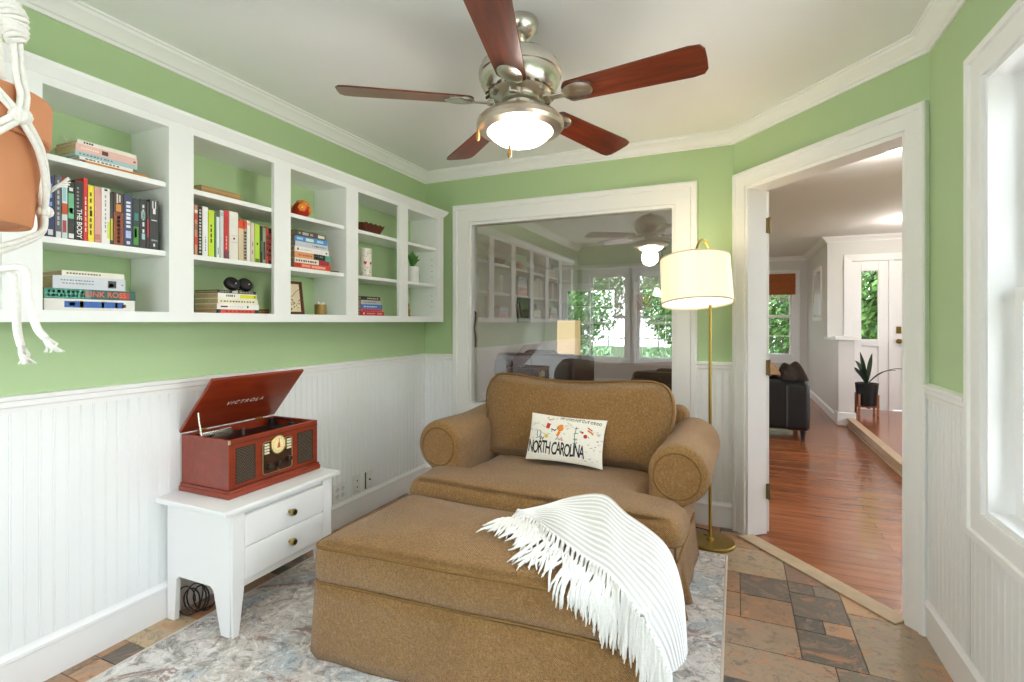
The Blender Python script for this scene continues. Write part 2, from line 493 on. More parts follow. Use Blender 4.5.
for nm, F, a0, a1, z0, z1 in (('trim_3', F_left, RY0, BY, .15, .95), ('trim_4', F_back, LX, WB[0]-CW, .15, .95), ('trim_5', F_back, WB[1]+CW, A.x, .15, .95),
                             ('trim_6', F_right, WR[1]+.093, B.y-.004, .15, .95), ('trim_7', F_right, RY0, WR[1]+.093, .15, WR[2]-.08), ('trim_8', F_back, WB[0]-CW, WB[1]+CW, .15, WB[2]-.1)):
    struct(bead(F, a0, a1, z0, z1, .0022 if F is F_left else .004).build(nm, M_bead, fixn=False), 'white beadboard wainscot')
m = MB(); v = [F_ang(a, z, h) for h in (0, .010) for z in (.15, .95) for a in (DO[1]+.086, DL)]; m.add(v, [(0,1,3,2),(4,6,7,5),(0,4,5,1),(2,3,7,6),(0,2,6,4),(1,5,7,3)]); struct(m.build('trim_11', M_bead), 'narrow white panel beside the doorway casing')
# outer plinth blocks of the doorway are part of the casing below

cas = [(0, 0), (0, .015), (.012, .019), (.080, .019), (.086, .027), (.110, .029), (.118, .024), (.118, 0)]
def rectpath(a0, a1, z0, z1): return [(a0, z0), (a0, z1), (a1, z1), (a1, z0)]
# --- interior window
w = struct(thing('window_1', 'large white framed interior window behind the armchair', 'window', (0, 0, 0)))
m = MB(); m.frame(rectpath(*WB), [(o*1.1, h) for o, h in cas], F_back, True); m.build('casing', M_white, w, smooth=30)
m = MB(); m.frame(rectpath(*WB), [(-.022, .004), (-.001, .004), (-.001, -.075), (-.022, -.075), (-.022, .004)], F_back, True)
m.build('frame', M_white, w, bevel=.004)
m = MB(); m.box(WB[0]+.02, WB[1]-.02, BY+.040, BY+.045, WB[2]+.02, WB[3]-.02); m.build('pane', M_pane, w)
m = MB()
m.tube(cat_rom([(WB[0]+.035, BY+.033, 1.06), (WB[0]+.04, BY+.028, 1.12), (WB[0]+.03, BY+.03, 1.2), (WB[0]+.04, BY+.028, 1.28), (WB[0]+.034, BY+.033, 1.33)], 5), .006, 6)
m.build('sash_handle', plain('#5A4E40', .5, .6), w, smooth=60)
# --- doorway
w = struct(thing('door_1', 'open doorway with wide white casing in the angled wall', 'door'))
m = MB(); m.frame(rectpath(DO[0], DO[1], 0, DO[3]), [(o*.74, h) for o, h in cas], F_ang); m.build('casing', M_white, w, smooth=30)
m = MB()
for (a0, a1, z0, z1) in ((DO[0], DO[0]+.018, 0, DO[3]), (DO[1]-.018, DO[1], 0, DO[3]), (DO[0], DO[1], DO[3]-.018, DO[3])):
    v = [F_ang(a, z, h) for h in (.002, -TH-.004) for z in (z0, z1) for a in (a0, a1)]
    m.add(v, [(0,1,3,2),(4,6,7,5),(0,4,5,1),(2,3,7,6),(0,2,6,4),(1,5,7,3)])
m.build('jamb', M_white, w)
q = A+D*(DO[0]+.026)+NO*(TH+.012)
# slab swung right back: it runs almost straight away from the room
T = TR(q.x, q.y, 0) @ RZ(93)
m = MB(); m.rbox(0, .84, -.0, .036, .012, 2.02, .003, 1, 1); m.build('door_slab', M_white, w, T=T)
for zz in (1.82, .98, .25):
    m = MB(); m.box(-.003, .0, .003, .03, zz-.045, zz+.045); m.cyl((-.006, -.002, zz-.048), (-.006, -.002, zz+.048), .007, n=10)
    m.build('hinge', plain('#8A7350', .35, .9), w, T=T)
m = MB()
v = [F_ang(a, z, h) for z in (0.0, .008) for (a, h) in ((DO[0]+.002, .062), (DO[1]-.002, .062), (DO[1]-.01, -.035), (DO[0]+.01, -.035))]
m.add(v, [(3,2,1,0),(4,5,6,7),(0,1,5,4),(1,2,6,5),(2,3,7,6),(3,0,4,7)])
m.build('threshold', plain('#C6AE8E', .5, 0, .2, 14), w, bevel=.004)
# --- windows to the outside
def sash_window(nm, label, F, hole, depth, mull=1, deep=.09, casing=True):
    a0, a1, z0, z1 = hole
    w = struct(thing(nm, label, 'window'))
    if casing:
        m = MB(); m.frame(rectpath(*hole), [(o*.79, h) for o, h in cas], F, True); m.build('casing', M_white, w, smooth=30)
    def bx(m, p0, p1, q0, q1, h0, h1):
        v = [F(a, z, -t) for t in (h0, h1) for z in (q0, q1) for a in (p0, p1)]
        m.add(v, [(0,1,3,2),(4,6,7,5),(0,4,5,1),(2,3,7,6),(0,2,6,4),(1,5,7,3)])
    m = MB()
    for r in ((a0, a0+.015, z0, z1), (a1-.015, a1, z0, z1), (a0+.015, a1-.015, z1-.015, z1), (a0+.015, a1-.015, z0, z0+.015)): bx(m, *r, -.003, depth)
    m.build('jamb', M_white, w)
    n = mull; W = (a1-a0-.03)/n
    for i in range(n):
        b0 = a0+.015+W*i; b1 = b0+W; zm = (z0+z1)/2
        for (q0, q1, off, nm2) in ((z0+.015, zm+.02, 0, 'lower_sash'), (zm-.02, z1-.015, .035, 'upper_sash')):
            m = MB(); h0, h1 = deep+off, deep+off+.032
            for r in ((b0, b0+.045, q0, q1), (b1-.045, b1, q0, q1), (b0+.045, b1-.045, q1-.04, q1), (b0+.045, b1-.045, q0, q0+.05)): bx(m, *r, h0, h1)
            am = (b0+b1)/2
            bx(m, am-.008, am+.008, q0+.05, q1-.04, h0+.006, h1-.006); bx(m, b0+.045, b1-.045, (q0+q1)/2-.008, (q0+q1)/2+.008, h0+.007, h1-.007)
            s = m.build(nm2, M_white, w)
            m = MB(); bx(m, b0+.04, b1-.04, q0+.04, q1-.035, h0+.014, h0+.018); m.build('pane', M_glass, s)
    return w
sash_window('window_2', 'tall white framed window with deep jamb on the right wall', F_right, WR, .17, 3, .062)
for i, hl in enumerate(WREAR):
    sash_window('window_%d' % (3+i), 'white sash window in the wall opposite the interior window', F_rear, hl, .13, 1, .05)

# --- tile floor
def tiles():
    me = bpy.data.meshes.new('floor'); bm = bmesh.new(); cl = bm.loops.layers.float_color.new('Col')
    c = .104; nx, ny = 31, 42; x0, y0 = LX-.05, RY0-.1; used = [[0]*ny for _ in range(nx)]
    rnd = random.Random(23)
    big = ['#C58B68', '#B7A284', '#A58E78', '#B58264', '#8A7A70', '#CDB28C', '#C08058', '#9C8A74', '#BE9874']
    small = ['#6A6158', '#A07E62', '#857A6C', '#5C5854', '#B48F70', '#8E7060', '#BCA080']
    shp = [(4, 4), (4, 3), (3, 4), (4, 3), (3, 3), (4, 2)]
    def put(i, j, a, b):
        for p in range(a):
            for q in range(b): used[i+p][j+q] = 1
        g = .0022; X0, X1, Y0, Y1 = x0+i*c+g, x0+(i+a)*c-g, y0+j*c+g, y0+(j+b)*c-g
        h = lin(rnd.choice(big if a*b > 4 else small)); k = rnd.uniform(.85, 1.12); colr = (h[0]*k, h[1]*k, h[2]*k, 1)
        z = rnd.uniform(-.0006, .0)
        t = [bm.verts.new((x, y, z)) for x, y in ((X0, Y0), (X1, Y0), (X1, Y1), (X0, Y1))]
        u = [bm.verts.new((x, y, -.012)) for x, y in ((X0-g*.5, Y0-g*.5), (X1+g*.5, Y0-g*.5), (X1+g*.5, Y1+g*.5), (X0-g*.5, Y1+g*.5))]
        for f in [t]+[[u[k], u[(k+1) % 4], t[(k+1) % 4], t[k]] for k in range(4)]:
            f = bm.faces.new(f)
            for l in f.loops: l[cl] = colr
    for j in range(ny):
        for i in range(nx):
            if used[i][j]: continue
            if rnd.random() < .36:
                rnd.shuffle(shp); ok = False
                for (a, b) in shp:
                    if i+a <= nx and j+b <= ny and all(not used[i+p][j+q] for p in range(a) for q in range(b)):
                        put(i, j, a, b); ok = True; break
                if ok: continue
            if i+2 <= nx and j+2 <= ny and not used[i+1][j] and not used[i][j+1] and not used[i+1][j+1] and rnd.random() < .4: put(i, j, 2, 2)
            else: put(i, j, 1, 1)
    g = [bm.verts.new(p) for p in ((x0, y0, -.004), (x0+nx*c, y0, -.004), (x0+nx*c, y0+ny*c, -.004), (x0, y0+ny*c, -.004))]
    f = bm.faces.new(g); f.material_index = 1
    for (co, no) in (((A.x+NO.x*.03, A.y+NO.y*.03, 0), (NO.x, NO.y, 0)), ((LX-.02, 0, 0), (-1, 0, 0)), ((RXW+.02, 0, 0), (1, 0, 0)), ((0, BY+.02, 0), (0, 1, 0)), ((0, RY0-.02, 0), (0, -1, 0))):
        bmesh.ops.bisect_plane(bm, geom=bm.verts[:]+bm.edges[:]+bm.faces[:], plane_co=co, plane_no=no, clear_outer=True)
    bm.normal_update(); bm.to_mesh(me); bm.free()
    me.materials.append(M_tile); me.materials.append(M_grout)
    o = bpy.data.objects.new('floor', me); COL.objects.link(o); return o
struct(tiles(), 'multicoloured slate tile floor')

# ------------------------------------------------------------------ next room seen through doorway and interior window
FY, NY, WX, EX = 10.2, 8.1, -3.7, 3.2    # far wall, front-door wall, west and east ends
P0 = A+NO*.03; P1 = B+NO*.03
m = MB(); m.prism([(WX, BY+.06), (P0.x-.06, BY+.06), (P0.x, P0.y), (P1.x+.03, P1.y-.03), (EX, 2.3), (EX, FY), (WX, FY)], -.06, -.004)
struct(m.build('floor_2', M_wfloor), 'cherry coloured plank floor beyond the doorway')
m = MB(); m.prism([(WX, BY+.135), (A.x+.1, BY+.135), (RXW+.18, 2.62), (EX, 2.3), (EX, FY), (WX, FY)], ZC, ZC+.1)
struct(m.build('ceiling_2', M_ceil), 'white ceiling of the room beyond')
WF = [(-3.3, -2.2, .5, 1.95), (-1.75, -.75, .5, 1.95), (-.12, .93, .62, 2.07)]
def F_far(a, z, h): return (a, FY-h, z)
def F_ent(a, z, h): return (a, NY-h, z)
def F_west(a, z, h): return (WX+h, a, z)
def F_east(a, z, h): return (EX-h, a, z)
def F_nook(a, z, h): return (1.14-h, a, z)
m = MB(); wall_holes(m, F_far, WX, 1.14, 0, ZC, WF, .14); struct(m.build('wall_far', M_grey), 'pale grey wall with windows at the end of the next room')
ED = (1.42, 2.72, .09, 2.06)             # front door unit
m = MB(); wall_holes(m, F_ent, 1.26, EX, 0, ZC, [ED], .14); struct(m.build('wall_entry', M_grey), 'pale grey wall with the front door')
m = MB(); m.box(1.14, 1.26, NY, FY, 0, ZC); struct(m.build('wall_nook', M_grey), 'pale grey side wall with small window by the entry')
WWS = [(5.2, 6.3, .5, 1.95)]
m = MB(); wall_holes(m, F_west, BY+.13, FY, 0, ZC, WWS, .14); struct(m.build('wall_west', M_grey))
m = MB(); wall_holes(m, F_east, 2.2, NY, 0, ZC, [(3.4, 4.8, .5, 2.0), (5.4, 6.8, .5, 2.0)], .14); struct(m.build('wall_east', M_grey))
m = MB(); m.box(RXW+.17, EX, 2.2, 2.3, 0, ZC); struct(m.build('wall_near', M_grey))
m = MB(); m.sweep([(WX, BY+.14), (WX, FY), (1.14, FY), (1.14, NY), (EX, NY), (EX, 2.4)], crown); struct(m.build('trim_9', M_white, smooth=30), 'white crown moulding in the next room')
base2 = [(o, z*.8) for o, z in base]
m = MB(); m.sweep([(WX, BY+.14), (WX, FY), (1.14, FY), (1.14, 7.42)], base2); struct(m.build('baseboard_far', M_white, smooth=30))
for i, hl in enumerate(WF):
    sash_window('window_%d' % (6+i), 'white sash window at the end of the next room', F_far, hl, .14, 1, .05)
sash_window('window_9', 'white sash window in the side wall of the next room', F_west, WWS[0], .14, 1, .05)
for i, hl in enumerate([(3.4, 4.8, .5, 2.0), (5.4, 6.8, .5, 2.0)]):
    sash_window('window_%d' % (10+i), 'white sash window by the foyer', F_east, hl, .14, 2, .05)
# small square window in the nook wall: frame and pale pane
w = struct(thing('window_12', 'small white framed window high on the entry side wall', 'window'))
m = MB(); m.frame(rectpath(8.62, 9.32, 1.33, 2.0), [(0, 0), (0, .02), (.06, .024), (.06, 0)], F_nook, True); m.build('casing', M_white, w)
m = MB(); m.box(1.128, 1.1395, 8.62, 9.32, 1.33, 2.0); m.build('pane', plain('#E3E6EA', .15), w)
# knee wall with post, foyer platform
m = MB(); m.box(1.14, 1.26, 7.41, NY-.001, 0, 1.02); m.box(1.135, 1.30, 7.25, 7.41, 0, 1.03)
w = struct(m.build('wall_knee', M_grey), 'pale grey half wall with capped post beside the foyer')
m = MB(); m.rbox(1.10, 1.30, 7.41, NY, 1.02, 1.05, .006, 2, 1); m.rbox(1.095, 1.34, 7.21, 7.45, 1.03, 1.075, .008, 2, 1); m.build('cap', M_white, w)
m = MB(); m.box(1.12, 1.315, 7.235, 7.425, 0, .16); m.build('plinth', M_white, w, bevel=.005)
m = MB(); m.box(1.27, EX, 4.2, NY, -.004, .09); struct(m.build('floor_3', M_wfloor), 'raised plank floor of the foyer')
m = MB(); m.box(1.235, 1.27, 4.2, 7.24, -.004, .072); m.box(1.222, 1.235, 4.2, 7.24, -.004, .02); m.box(1.222, 1.30, 4.2, 7.24, .074, .098)
struct(m.build('trim_10', [plain('#C2A585', .5, 0, .15, 12)], bevel=.003), 'beige riser along the foyer step')
# front door unit
w = struct(thing('door_2', 'white front door with glazed side panel across the foyer', 'door'))
m = MB(); m.frame(rectpath(*ED), [(0, 0), (0, .02), (.09, .026), (.09, 0)], F_ent); m.build('casing', M_white, w)
m = MB()
for (a0, a1, z0, z1) in ((1.42, 1.53, .09, 2.06), (1.72, 1.83, .09, 2.06), (1.53, 1.72, 1.93, 2.06), (1.53, 1.72, .93, 1.02), (1.53, 1.72, .09, .32)):
    m.box(a0, a1, NY+.01, NY+.06, z0, z1)
m.box(1.53, 1.72, NY+.03, NY+.05, .32, .93)
m.build('side_panel', M_white, w, bevel=.004)
m = MB(); m.box(1.53, 1.72, NY+.032, NY+.038, 1.02, 1.93); m.build('pane', M_glass, w)
m = MB(); m.box(1.83, 1.88, NY-.01, NY+.08, .09, 2.06); m.build('mullion', M_white, w)
m = MB(); m.box(1.885, 2.72, NY+.02, NY+.06, .10, 2.055)
for (z0, z1) in ((.25, .95), (1.1, 1.9)):
    for a in (1.99, 2.36): m.frame(rectpath(a, a+.28, z0, z1), [(0, -.018), (0, -.01), (.02, -.012), (.02, -.018)], F_ent, True)
s = m.build('door_slab', M_white, w)
m = MB(); m.lathe([(0, 0), (.03, 0), (.03, .008), (.012, .012), (.012, .03), (.028, .04), (.03, .055), (.02, .066), (0, .068)], 16, T=TR(1.94, NY+.02, 1.0) @ RX(90))
m.box(1.915, 1.965, NY+.008, NY+.02, 1.10, 1.19); m.build('knob', plain('#8A6E3C', .3, 1), s, smooth=40)
# orange shade on the far window
m = MB()
for k in range(6): m.rbox(-.16, .95, FY-.05-.006*(k % 2), FY-.03, 2.09-.06*(k+1), 2.10-.06*k, .006, 2, 1)
tag(m.build('window_shade', plain('#B4622A', .7, 0, .3, 40, 'woven_bamboo')), 'orange woven shade raised at the top of the far window', 'window shade')

# sofa (its back towards us), with blanket on its end
def sofa(root, w, dpt, hb, mat):
    m = MB(); m.rbox(.02, w-.02, .06, dpt-.02, .11, .40, .03); m.build('base', mat, root, smooth=60)
    m = MB(); m.rbox(.015, w-.015, .012, .22, .105, hb, .05); m.build('backrest', mat, root, smooth=60)
    for x in (0, w-.24):
        m = MB(); m.rbox(x, x+.24, .0, dpt, .1, hb-.05, .05); m.build('arm', mat, root, smooth=60)
    n = 2 if w > 1.2 else 1; sw = (w-.48)/n
    for i in range(n):
        m = MB(); m.rbox(.24+sw*i+.005, .24+sw*(i+1)-.005, .2, dpt+.01, .39, .54, .05); m.build('seat_cushion', mat, root, smooth=60)
        m = MB(); m.rbox(.24+sw*i+.005, .24+sw*(i+1)-.005, .17, .36, .5, hb+.03, .07); m.build('back_cushion', mat, root, smooth=60)
    for x in (.06, w-.06):
        for y in (.08, dpt-.08):
            m = MB(); m.cyl((x, y, -.004), (x, y, .11), .02, .03, 10); m.build('leg', M_black, root)
t = thing('sofa', 'black leather sofa standing on the plank floor in the next room', 'sofa', (-1.15, 6.12, 0))
sofa(t, 1.86, .9, .66, M_leather)
m = MB(); rr = random.Random(4)
def crumple(lx, ly, x0, y0, z0, hgt, seed, n=22):
    rr = random.Random(seed); ph = [rr.uniform(0, 6) for _ in range(8)]
    def z(u, v):
        e = max(0, 1-max(abs(u), abs(v))**4)
        return z0+hgt*e*(.62+.16*math.sin(3*u+ph[0]+2*v)+.12*math.sin(4*v+ph[1]-2*u)+.05*math.sin(9*u+7*v+ph[2]))
    mb = MB(); vs = []
    for i in range(n+1):
        for j in range(n+1):
            u, v = -1+2*i/n, -1+2*j/n
            vs.append((x0+lx*u*(1+.08*math.sin(4*v+ph[3])), y0+ly*v*(1+.08*math.sin(5*u+ph[4])), z(u, v)))
    fs = [(i*(n+1)+j, (i+1)*(n+1)+j, (i+1)*(n+1)+j+1, i*(n+1)+j+1) for i in range(n) for j in range(n)]
    mb.add(vs, fs); return mb
o = crumple(.125, .3, .565, 6.36, .640, .20, 3).build('blanket', plain('#3A2C26', .95, 0, .6, 14, 'dark_plush'), smooth=180)
tag(o, 'dark brown crumpled blanket heaped on the black sofa arm', 'blanket')
o = crumple(.12, .24, .305, 6.30, .695, .17, 9).build('throw_pillow', plain('#B58A62', .95, 0, .4, 9, 'tan_plush'), smooth=180)
tag(o, 'tan plush pillow beside the dark blanket on the sofa', 'pillow')
t = thing('recliner', 'dark brown leather recliner seen through the interior window', 'armchair', (-2.30, 4.75, 0))
sofa(t, .86, .85, .93, M_recl)
# lit column lamp, framed picture, pendant, ceiling lights, plant
t = thing('column_lamp', 'tall lit paper column lamp seen through the interior window', 'lamp', (-2.12, 6.8, 0))
m = MB(); m.rbox(-.14, .14, -.14, .14, -.004, .04, .01); m.build('base', M_black, t)
m = MB(); m.rbox(-.13, .13, -.13, .13, .04, 1.27, .01, 2, 6); m.build('lamp_shade', M_column, t)
t = thing('picture_frame', 'dark framed picture hanging on the next room side wall', 'picture', (WX, 8.7, 1.28))
m = MB(); m.frame(rectpath(0, .55, 0, .4), [(0, .001), (0, .02), (.03, .03), (.03, .001)], lambda a, z, h: (h, a, z), True); m.build('frame', M_black, t)
m = MB(); m.box(.002, .008, 0, .55, 0, .4); m.build('print', plain('#2C2A2A', .4, 0, .5, 9), t)
t = thing('pendant_lamp', 'small pendant cluster with lit glass shades in the next room', 'lamp', (-1.05, 8.2, ZC))
m = MB(); m.lathe([(0, 0), (.06, 0), (.05, -.03), (0, -.03)], 20); m.cyl((0, 0, -.03), (0, 0, -.62), .008); m.build('stem', M_brass, t, smooth=40)
for k in range(3):
    a = 2*math.pi*k/3
    m = MB(); m.tube(cat_rom([(0, 0, -.60), (.08*math.cos(a), .08*math.sin(a), -.66), (.13*math.cos(a), .13*math.sin(a), -.62)], 4), .006, 6)
    ar = m.build('arm', M_brass, t, smooth=60)
    m = MB(); m.lathe([(0, -.62), (.03, -.63), (.05, -.68), (.065, -.74), (.05, -.745), (0, -.70)], 18, T=TR(.13*math.cos(a), .13*math.sin(a), 0)); m.build('glass_shade', M_lit, ar, smooth=60)
for i, (x, y, lb) in enumerate(((.90, 3.98, 'round flush ceiling light just beyond the doorway'), (1.9, 6.9, 'round flush ceiling light over the foyer'))):
    t = thing('ceiling_light', lb, 'ceiling light', (x, y, ZC))
    m = MB(); m.lathe([(0, 0), (.11, 0), (.115, -.012), (.10, -.018), (0, -.018)], 28); m.build('ring', M_nickel, t, smooth=40)
    m = MB(); m.lathe([(.098, -.017), (.09, -.032), (.06, -.044), (0, -.048)], 28); m.build('diffuser', M_lit, t, smooth=80)
t = thing('potted_plant', 'slender plant in black pot on wooden stand by the front door', 'plant', (1.50, 7.65, .09)); t.scale = (1.2, 1.2, 1.2)
m = MB(); m.lathe([(0, .10), (.085, .10), (.105, .33), (.095, .33), (.085, .31), (0, .31)], 24); m.build('pot', M_black, t, smooth=40)
for k in range(4):
    a = R(45+90*k); m = MB(); m.cyl((.115*math.cos(a), .115*math.sin(a), 0), (.115*math.cos(a),   .115*math.sin(a), .22), .012, n=8); m.build('leg', plain('#9A6440', .5), t)
m = MB(); m.box(-.11, .11, -.012, .012, .075, .098); m.box(-.012, .012, -.11, .11, .075, .098); m.build('stand_cross', plain('#9A6440', .5), t)
rr = random.Random(5)
for k in range(9):
    a = rr.uniform(0, 6.28); L = rr.uniform(.2, .36); ln = rr.uniform(.3, 1.0); m = MB(); vs = []
    for i in range(9):
        s = i/8; r = ln*L*s; z = .31+L*(s*1.3-.75*s*s*ln); wd = .022*math.sin(math.pi*min(1, s*.9+.1))+.001
        c, sn = math.cos(a), math.sin(a)
        vs += [(r*c-sn*wd, r*sn+c*wd, z), (r*c, r*sn, z-.006), (r*c+sn*wd, r*sn-c*wd, z)]
    fs = [(i*3+j, i*3+j+1, i*3+j+4, i*3+j+3) for i in range(8) for j in range(2)]
    m.add(vs, fs); m.build('leaf', plain('#27402A', .5), t, smooth=180)

# ------------------------------------------------------------------ bookcase
XF = -1.98; BW, PIT, OB = .388, .4846, .8716
Z0, ZT = 1.25, 2.045
bays = [OB+PIT*i for i in range(-1, 5)]  # near edge of each bay opening
YA, YB = bays[0]-.095, 3.255
t = thing('bookcase', 'long white wall-hung bookcase with open bays on the green wall', 'bookcase', (0, 0, 0))
def bayend(i): return min(bays[i]+BW, 3.178)
m = MB(); x0 = LX+.001
m.box(x0, XF-.018, YA, YB, Z0, 1.285); m.box(x0, XF-.018, YA, YB, 2.0, ZT); m.build('carcass', M_shelf, t)
m = MB(); m.box(XF-.018, XF, YA, YB, Z0, 1.288); m.box(XF-.018, XF, YA, YB, 1.995, ZT)
edges = [YA]+[e for i in range(6) for e in (bays[i], bayend(i))]+[YB]
for i in range(0, 14, 2): m.box(XF-.018, XF, edges[i], edges[i+1], 1.288, 1.995)
m.build('face_frame', M_shelf, t)
for i in range(0, 14, 2):
    if i in (2, 6, 10): continue             # only a face stile there: two bays share one box
    m = MB(); m.box(x0, XF-.018, edges[i]+.001, edges[i+1]-.001, 1.285, 2.0)
    m.build('divider', M_shelf, t)
for i in (0, 2, 4):
    for z in (1.522, 1.786):
        m = MB(); m.box(x0, XF-.019, bays[i]-.002, bayend(i+1)+.002, z-.02, z); m.build('shelf', M_shelf, t, bevel=.0015)
m = MB(); cap = [(0, 2.022), (.004, 2.022), (.026, 2.052), (.028, 2.064), (0, 2.064)]
m.sweep([(XF, YA), (XF, YB), (LX, YB)], [(-o, z) for o, z in cap] if False else cap)
m.box(x0, XF, YA, YB, ZT, 2.064); m.build('cornice', M_shelf, t)
m = MB()
for z in (1.36, 1.40, 1.44, 1.58, 1.62, 1.66, 1.70):
    for x in (XF-.05,): m.cyl((x, 3.1765, z), (x, 3.1785, z), .003, n=8)
m.build('shelf_pin_hole', M_black, t)

# --- books: spine faces the room (+x)
HK = 1.0
def book(label, y0, z0, L, H, hx, up=True, deco=(), xs=-2.005, depth=.15, group=None, page=None, lean=0, text=None, rough=.45):
    """L along the wall, H upwards; up: standing. deco: (l0,l1,h0,h1,hex) as fractions of the spine"""
    t = thing('book', label, 'book', (xs, y0, z0), 0, group); t.rotation_euler = (R(lean), 0, 0)
    c = .0022; m = MB()
    if up:
        m.box(-depth, 0, 0, c, 0, H); m.box(-depth, 0, L-c, L, 0, H); m.box(-c, .0006, 0, L, 0, H)
    else:
        m.box(-depth, 0, 0, L, 0, c); m.box(-depth, 0, 0, L, H-c, H); m.box(-c, .0006, 0, L, 0, H)
    m.build('cover', plain(hx, rough), t)
    m = MB()
    if up: m.box(-depth+.004, -c, c, L-c, .003, H-.003)
    else: m.box(-depth+.004, -c, .003, L-.003, c, H-c)
    m.build('pages', page or M_page, t)
    if deco or text:
        m = MB(); hs = []
        def mi(h):
            if h not in hs: hs.append(h)
            return hs.index(h)
        for (a, b, p, q, h) in deco: m.box(0, .0011, a*L, b*L, p*H, q*H, mi(h))
        if text:
            (s, size, cl, ch, h, vert) = text
            v, f = text_polys(s, size)
            # reading direction along +y (lying) or downwards (standing)
            if vert: vv = [(.0014, cl*L+y, ch*H-x) for (x, y, z) in v]
            else: vv = [(.0014, cl*L+x, ch*H+y) for (x, y, z) in v]
            m.add(vv, f, mi(h))
        m.build('spine_print', [plain(h, .5) for h in hs], t, fixn=False)
    return t
def marks(hx, n=6, a=.3, b=.7, lo=.15, hi=.8, seed=1):
    r = random.Random(seed); out = []; p = lo
    st = (hi-lo)/n
    for k in range(n):
        out.append((a, b, p, p+st*r.uniform(.45, .8), hx)); p += st
    return out
def hmarks(hx, n=8, lo=.1, hi=.6, a=.35, b=.65, seed=1):
    return [(l0, l1, p0, p1, h) for (p0, p1, l0, l1, h) in marks(hx, n, a, b, lo, hi, seed)]
ZS = 1.522
def upright_row(specs, grp, zs, xs=-2.005):
    for (p0, p1, H, hx, deco, lb, kw) in specs:
        y0, y1 = on_x(p0, xs), on_x(p1, xs)
        book(lb, y0+.0005, zs+.0003, y1-y0-.001, H*HK, hx, True, deco, xs=xs+kw.pop('dx', 0), group=grp, **kw)
HK = 1.06
g1 = 'books standing on the middle shelf nearest the planter'
upright_row([
 (46, 54.5, .186, '#1E2F5C', marks('#7FA0D8', 3, .3, .7, .5, .9, 1)+[(.2, .8, .03, .12, '#D8D8D8')], 'navy blue book at the planter end of the middle shelf', {}),
 (54.7, 61.5, .190, '#55555B', marks('#B9B9C0', 9, .35, .65, .2, .95, 2)+[(.15, .9, .0, .10, '#E2E2E2')], 'charcoal grey book with pale lettering beside the navy book', {}),
 (61.7, 67.5, .186, '#C9D9D8', [(0, 1, .93, 1, '#C8321E'), (0, 1, .40, .58, '#C9572A'), (.2, .7, .62, .9, '#8FC2CC'), (.1, .8, .1, .3, '#B44A50')], 'slim book with red, white and blue patterned spine', {}),
 (67.7, 74.2, .178, '#17231C', [(.05, .95, .36, .80, '#6FB58A'), (.2, .8, .45, .55, '#C4DC6A'), (.1, .95, .02, .10, '#E4E4E4'), (.2, .8, .84, .9, '#D9E4DC')], 'black book with a mint green band on its spine', {}),
 (74.4, 83.0, .186, '#231E20', marks('#8D8A8C', 6, .25, .5, .55, .92, 4), 'black book with white capital title beside the red book', {'text': ('THE BODY', .020, .52, .28, '#E8E4E0', True)}),
 (83.2, 87.5, .199, '#D9231C', marks('#F3D9D0', 7, .4, .65, .15, .75, 5), 'bright red book, tallest of the shelf nearest the planter', {}),
 (87.7, 94.0, .180, '#F2DE2E', marks('#4B4A1E', 7, .3, .6, .12, .92, 6)+[(.3, .7, .45, .56, '#26231A')], 'yellow book standing next to the bright red book', {}),
 (94.2, 101, .179, '#D99C92', [(.1, .9, .05, .15, '#C07C70')], 'dusty pink book between the yellow and the white book', {}),
 (101.2, 109.8, .181, '#EBE7E6', marks('#9A9AA0', 9, .4, .55, .2, .9, 8)+[(.35, .7, .95, .985, '#2A1C2C'), (.7, .98, .1, .4, '#D7DD5C')], 'white book with a small dark emblem at the top', {}),
 (110.0, 113, .170, '#31342A', [(.1, .9, .08, .5, '#C9C62E')], 'thin dark book with a yellow lower spine', {}),
 (113.2, 123.5, .175, '#33241E', [(0, 1, .0, .62, '#8A4426'), (.25, .75, .64, .78, '#D98A34'), (.3, .45, .80, .98, '#D8CFC6'), (.55, .7, .82, .96, '#D8CFC6')]+marks('#E8D8C4', 7, .35, .68, .05, .58, 10), 'thick brown book with an orange emblem and cream title', {}),
 (123.8, 132.5, .176, '#2B3860', marks('#DCE3F0', 7, .25, .75, .36, .9, 11)+[(.2, .8, .16, .3, '#AEBBE6'), (.3, .7, .04, .10, '#C8D0E0')], 'slate blue book with large white title letters', {}),
 (132.8, 139.5, .168, '#15302C', [(.05, .8, .05, .42, '#4E9A3E'), (.2, .6, .2, .38, '#C6DC4E'), (.2, .8, .55, .7, '#2E7A70')], 'dark green book with a glowing yellow-green patch', {}),
 (139.7, 146.0, .170, '#161A20', [(.2, .85, .60, .75, '#8FB7B8'), (.3, .8, .18, .3, '#9CC8D0')]+marks('#D9DEE0', 5, .4, .7, .32, .95, 13), 'black book with pale teal blocks on its spine', {}),
 (146.2, 149.2, .166, '#241A1C', [(.1, .9, .25, .62, '#A02A30')], 'thin black book with a dark red block', {}),
 (149.4, 158.2, .175, '#1C2426', [(.30, .42, .83, .98, '#E6E6E4'), (.62, .74, .83, .98, '#E6E6E4'), (.38, .68, .72, .83, '#E6E6E4'), (.2, .85, .58, .60, '#C9CDCD'), (.2, .9, .17, .20, '#9AA0A2'), (.42, .62, .06, .12, '#E8E8E8')], 'black book with a white antler-like emblem at the far end of its row', {}),
], g1, ZS)
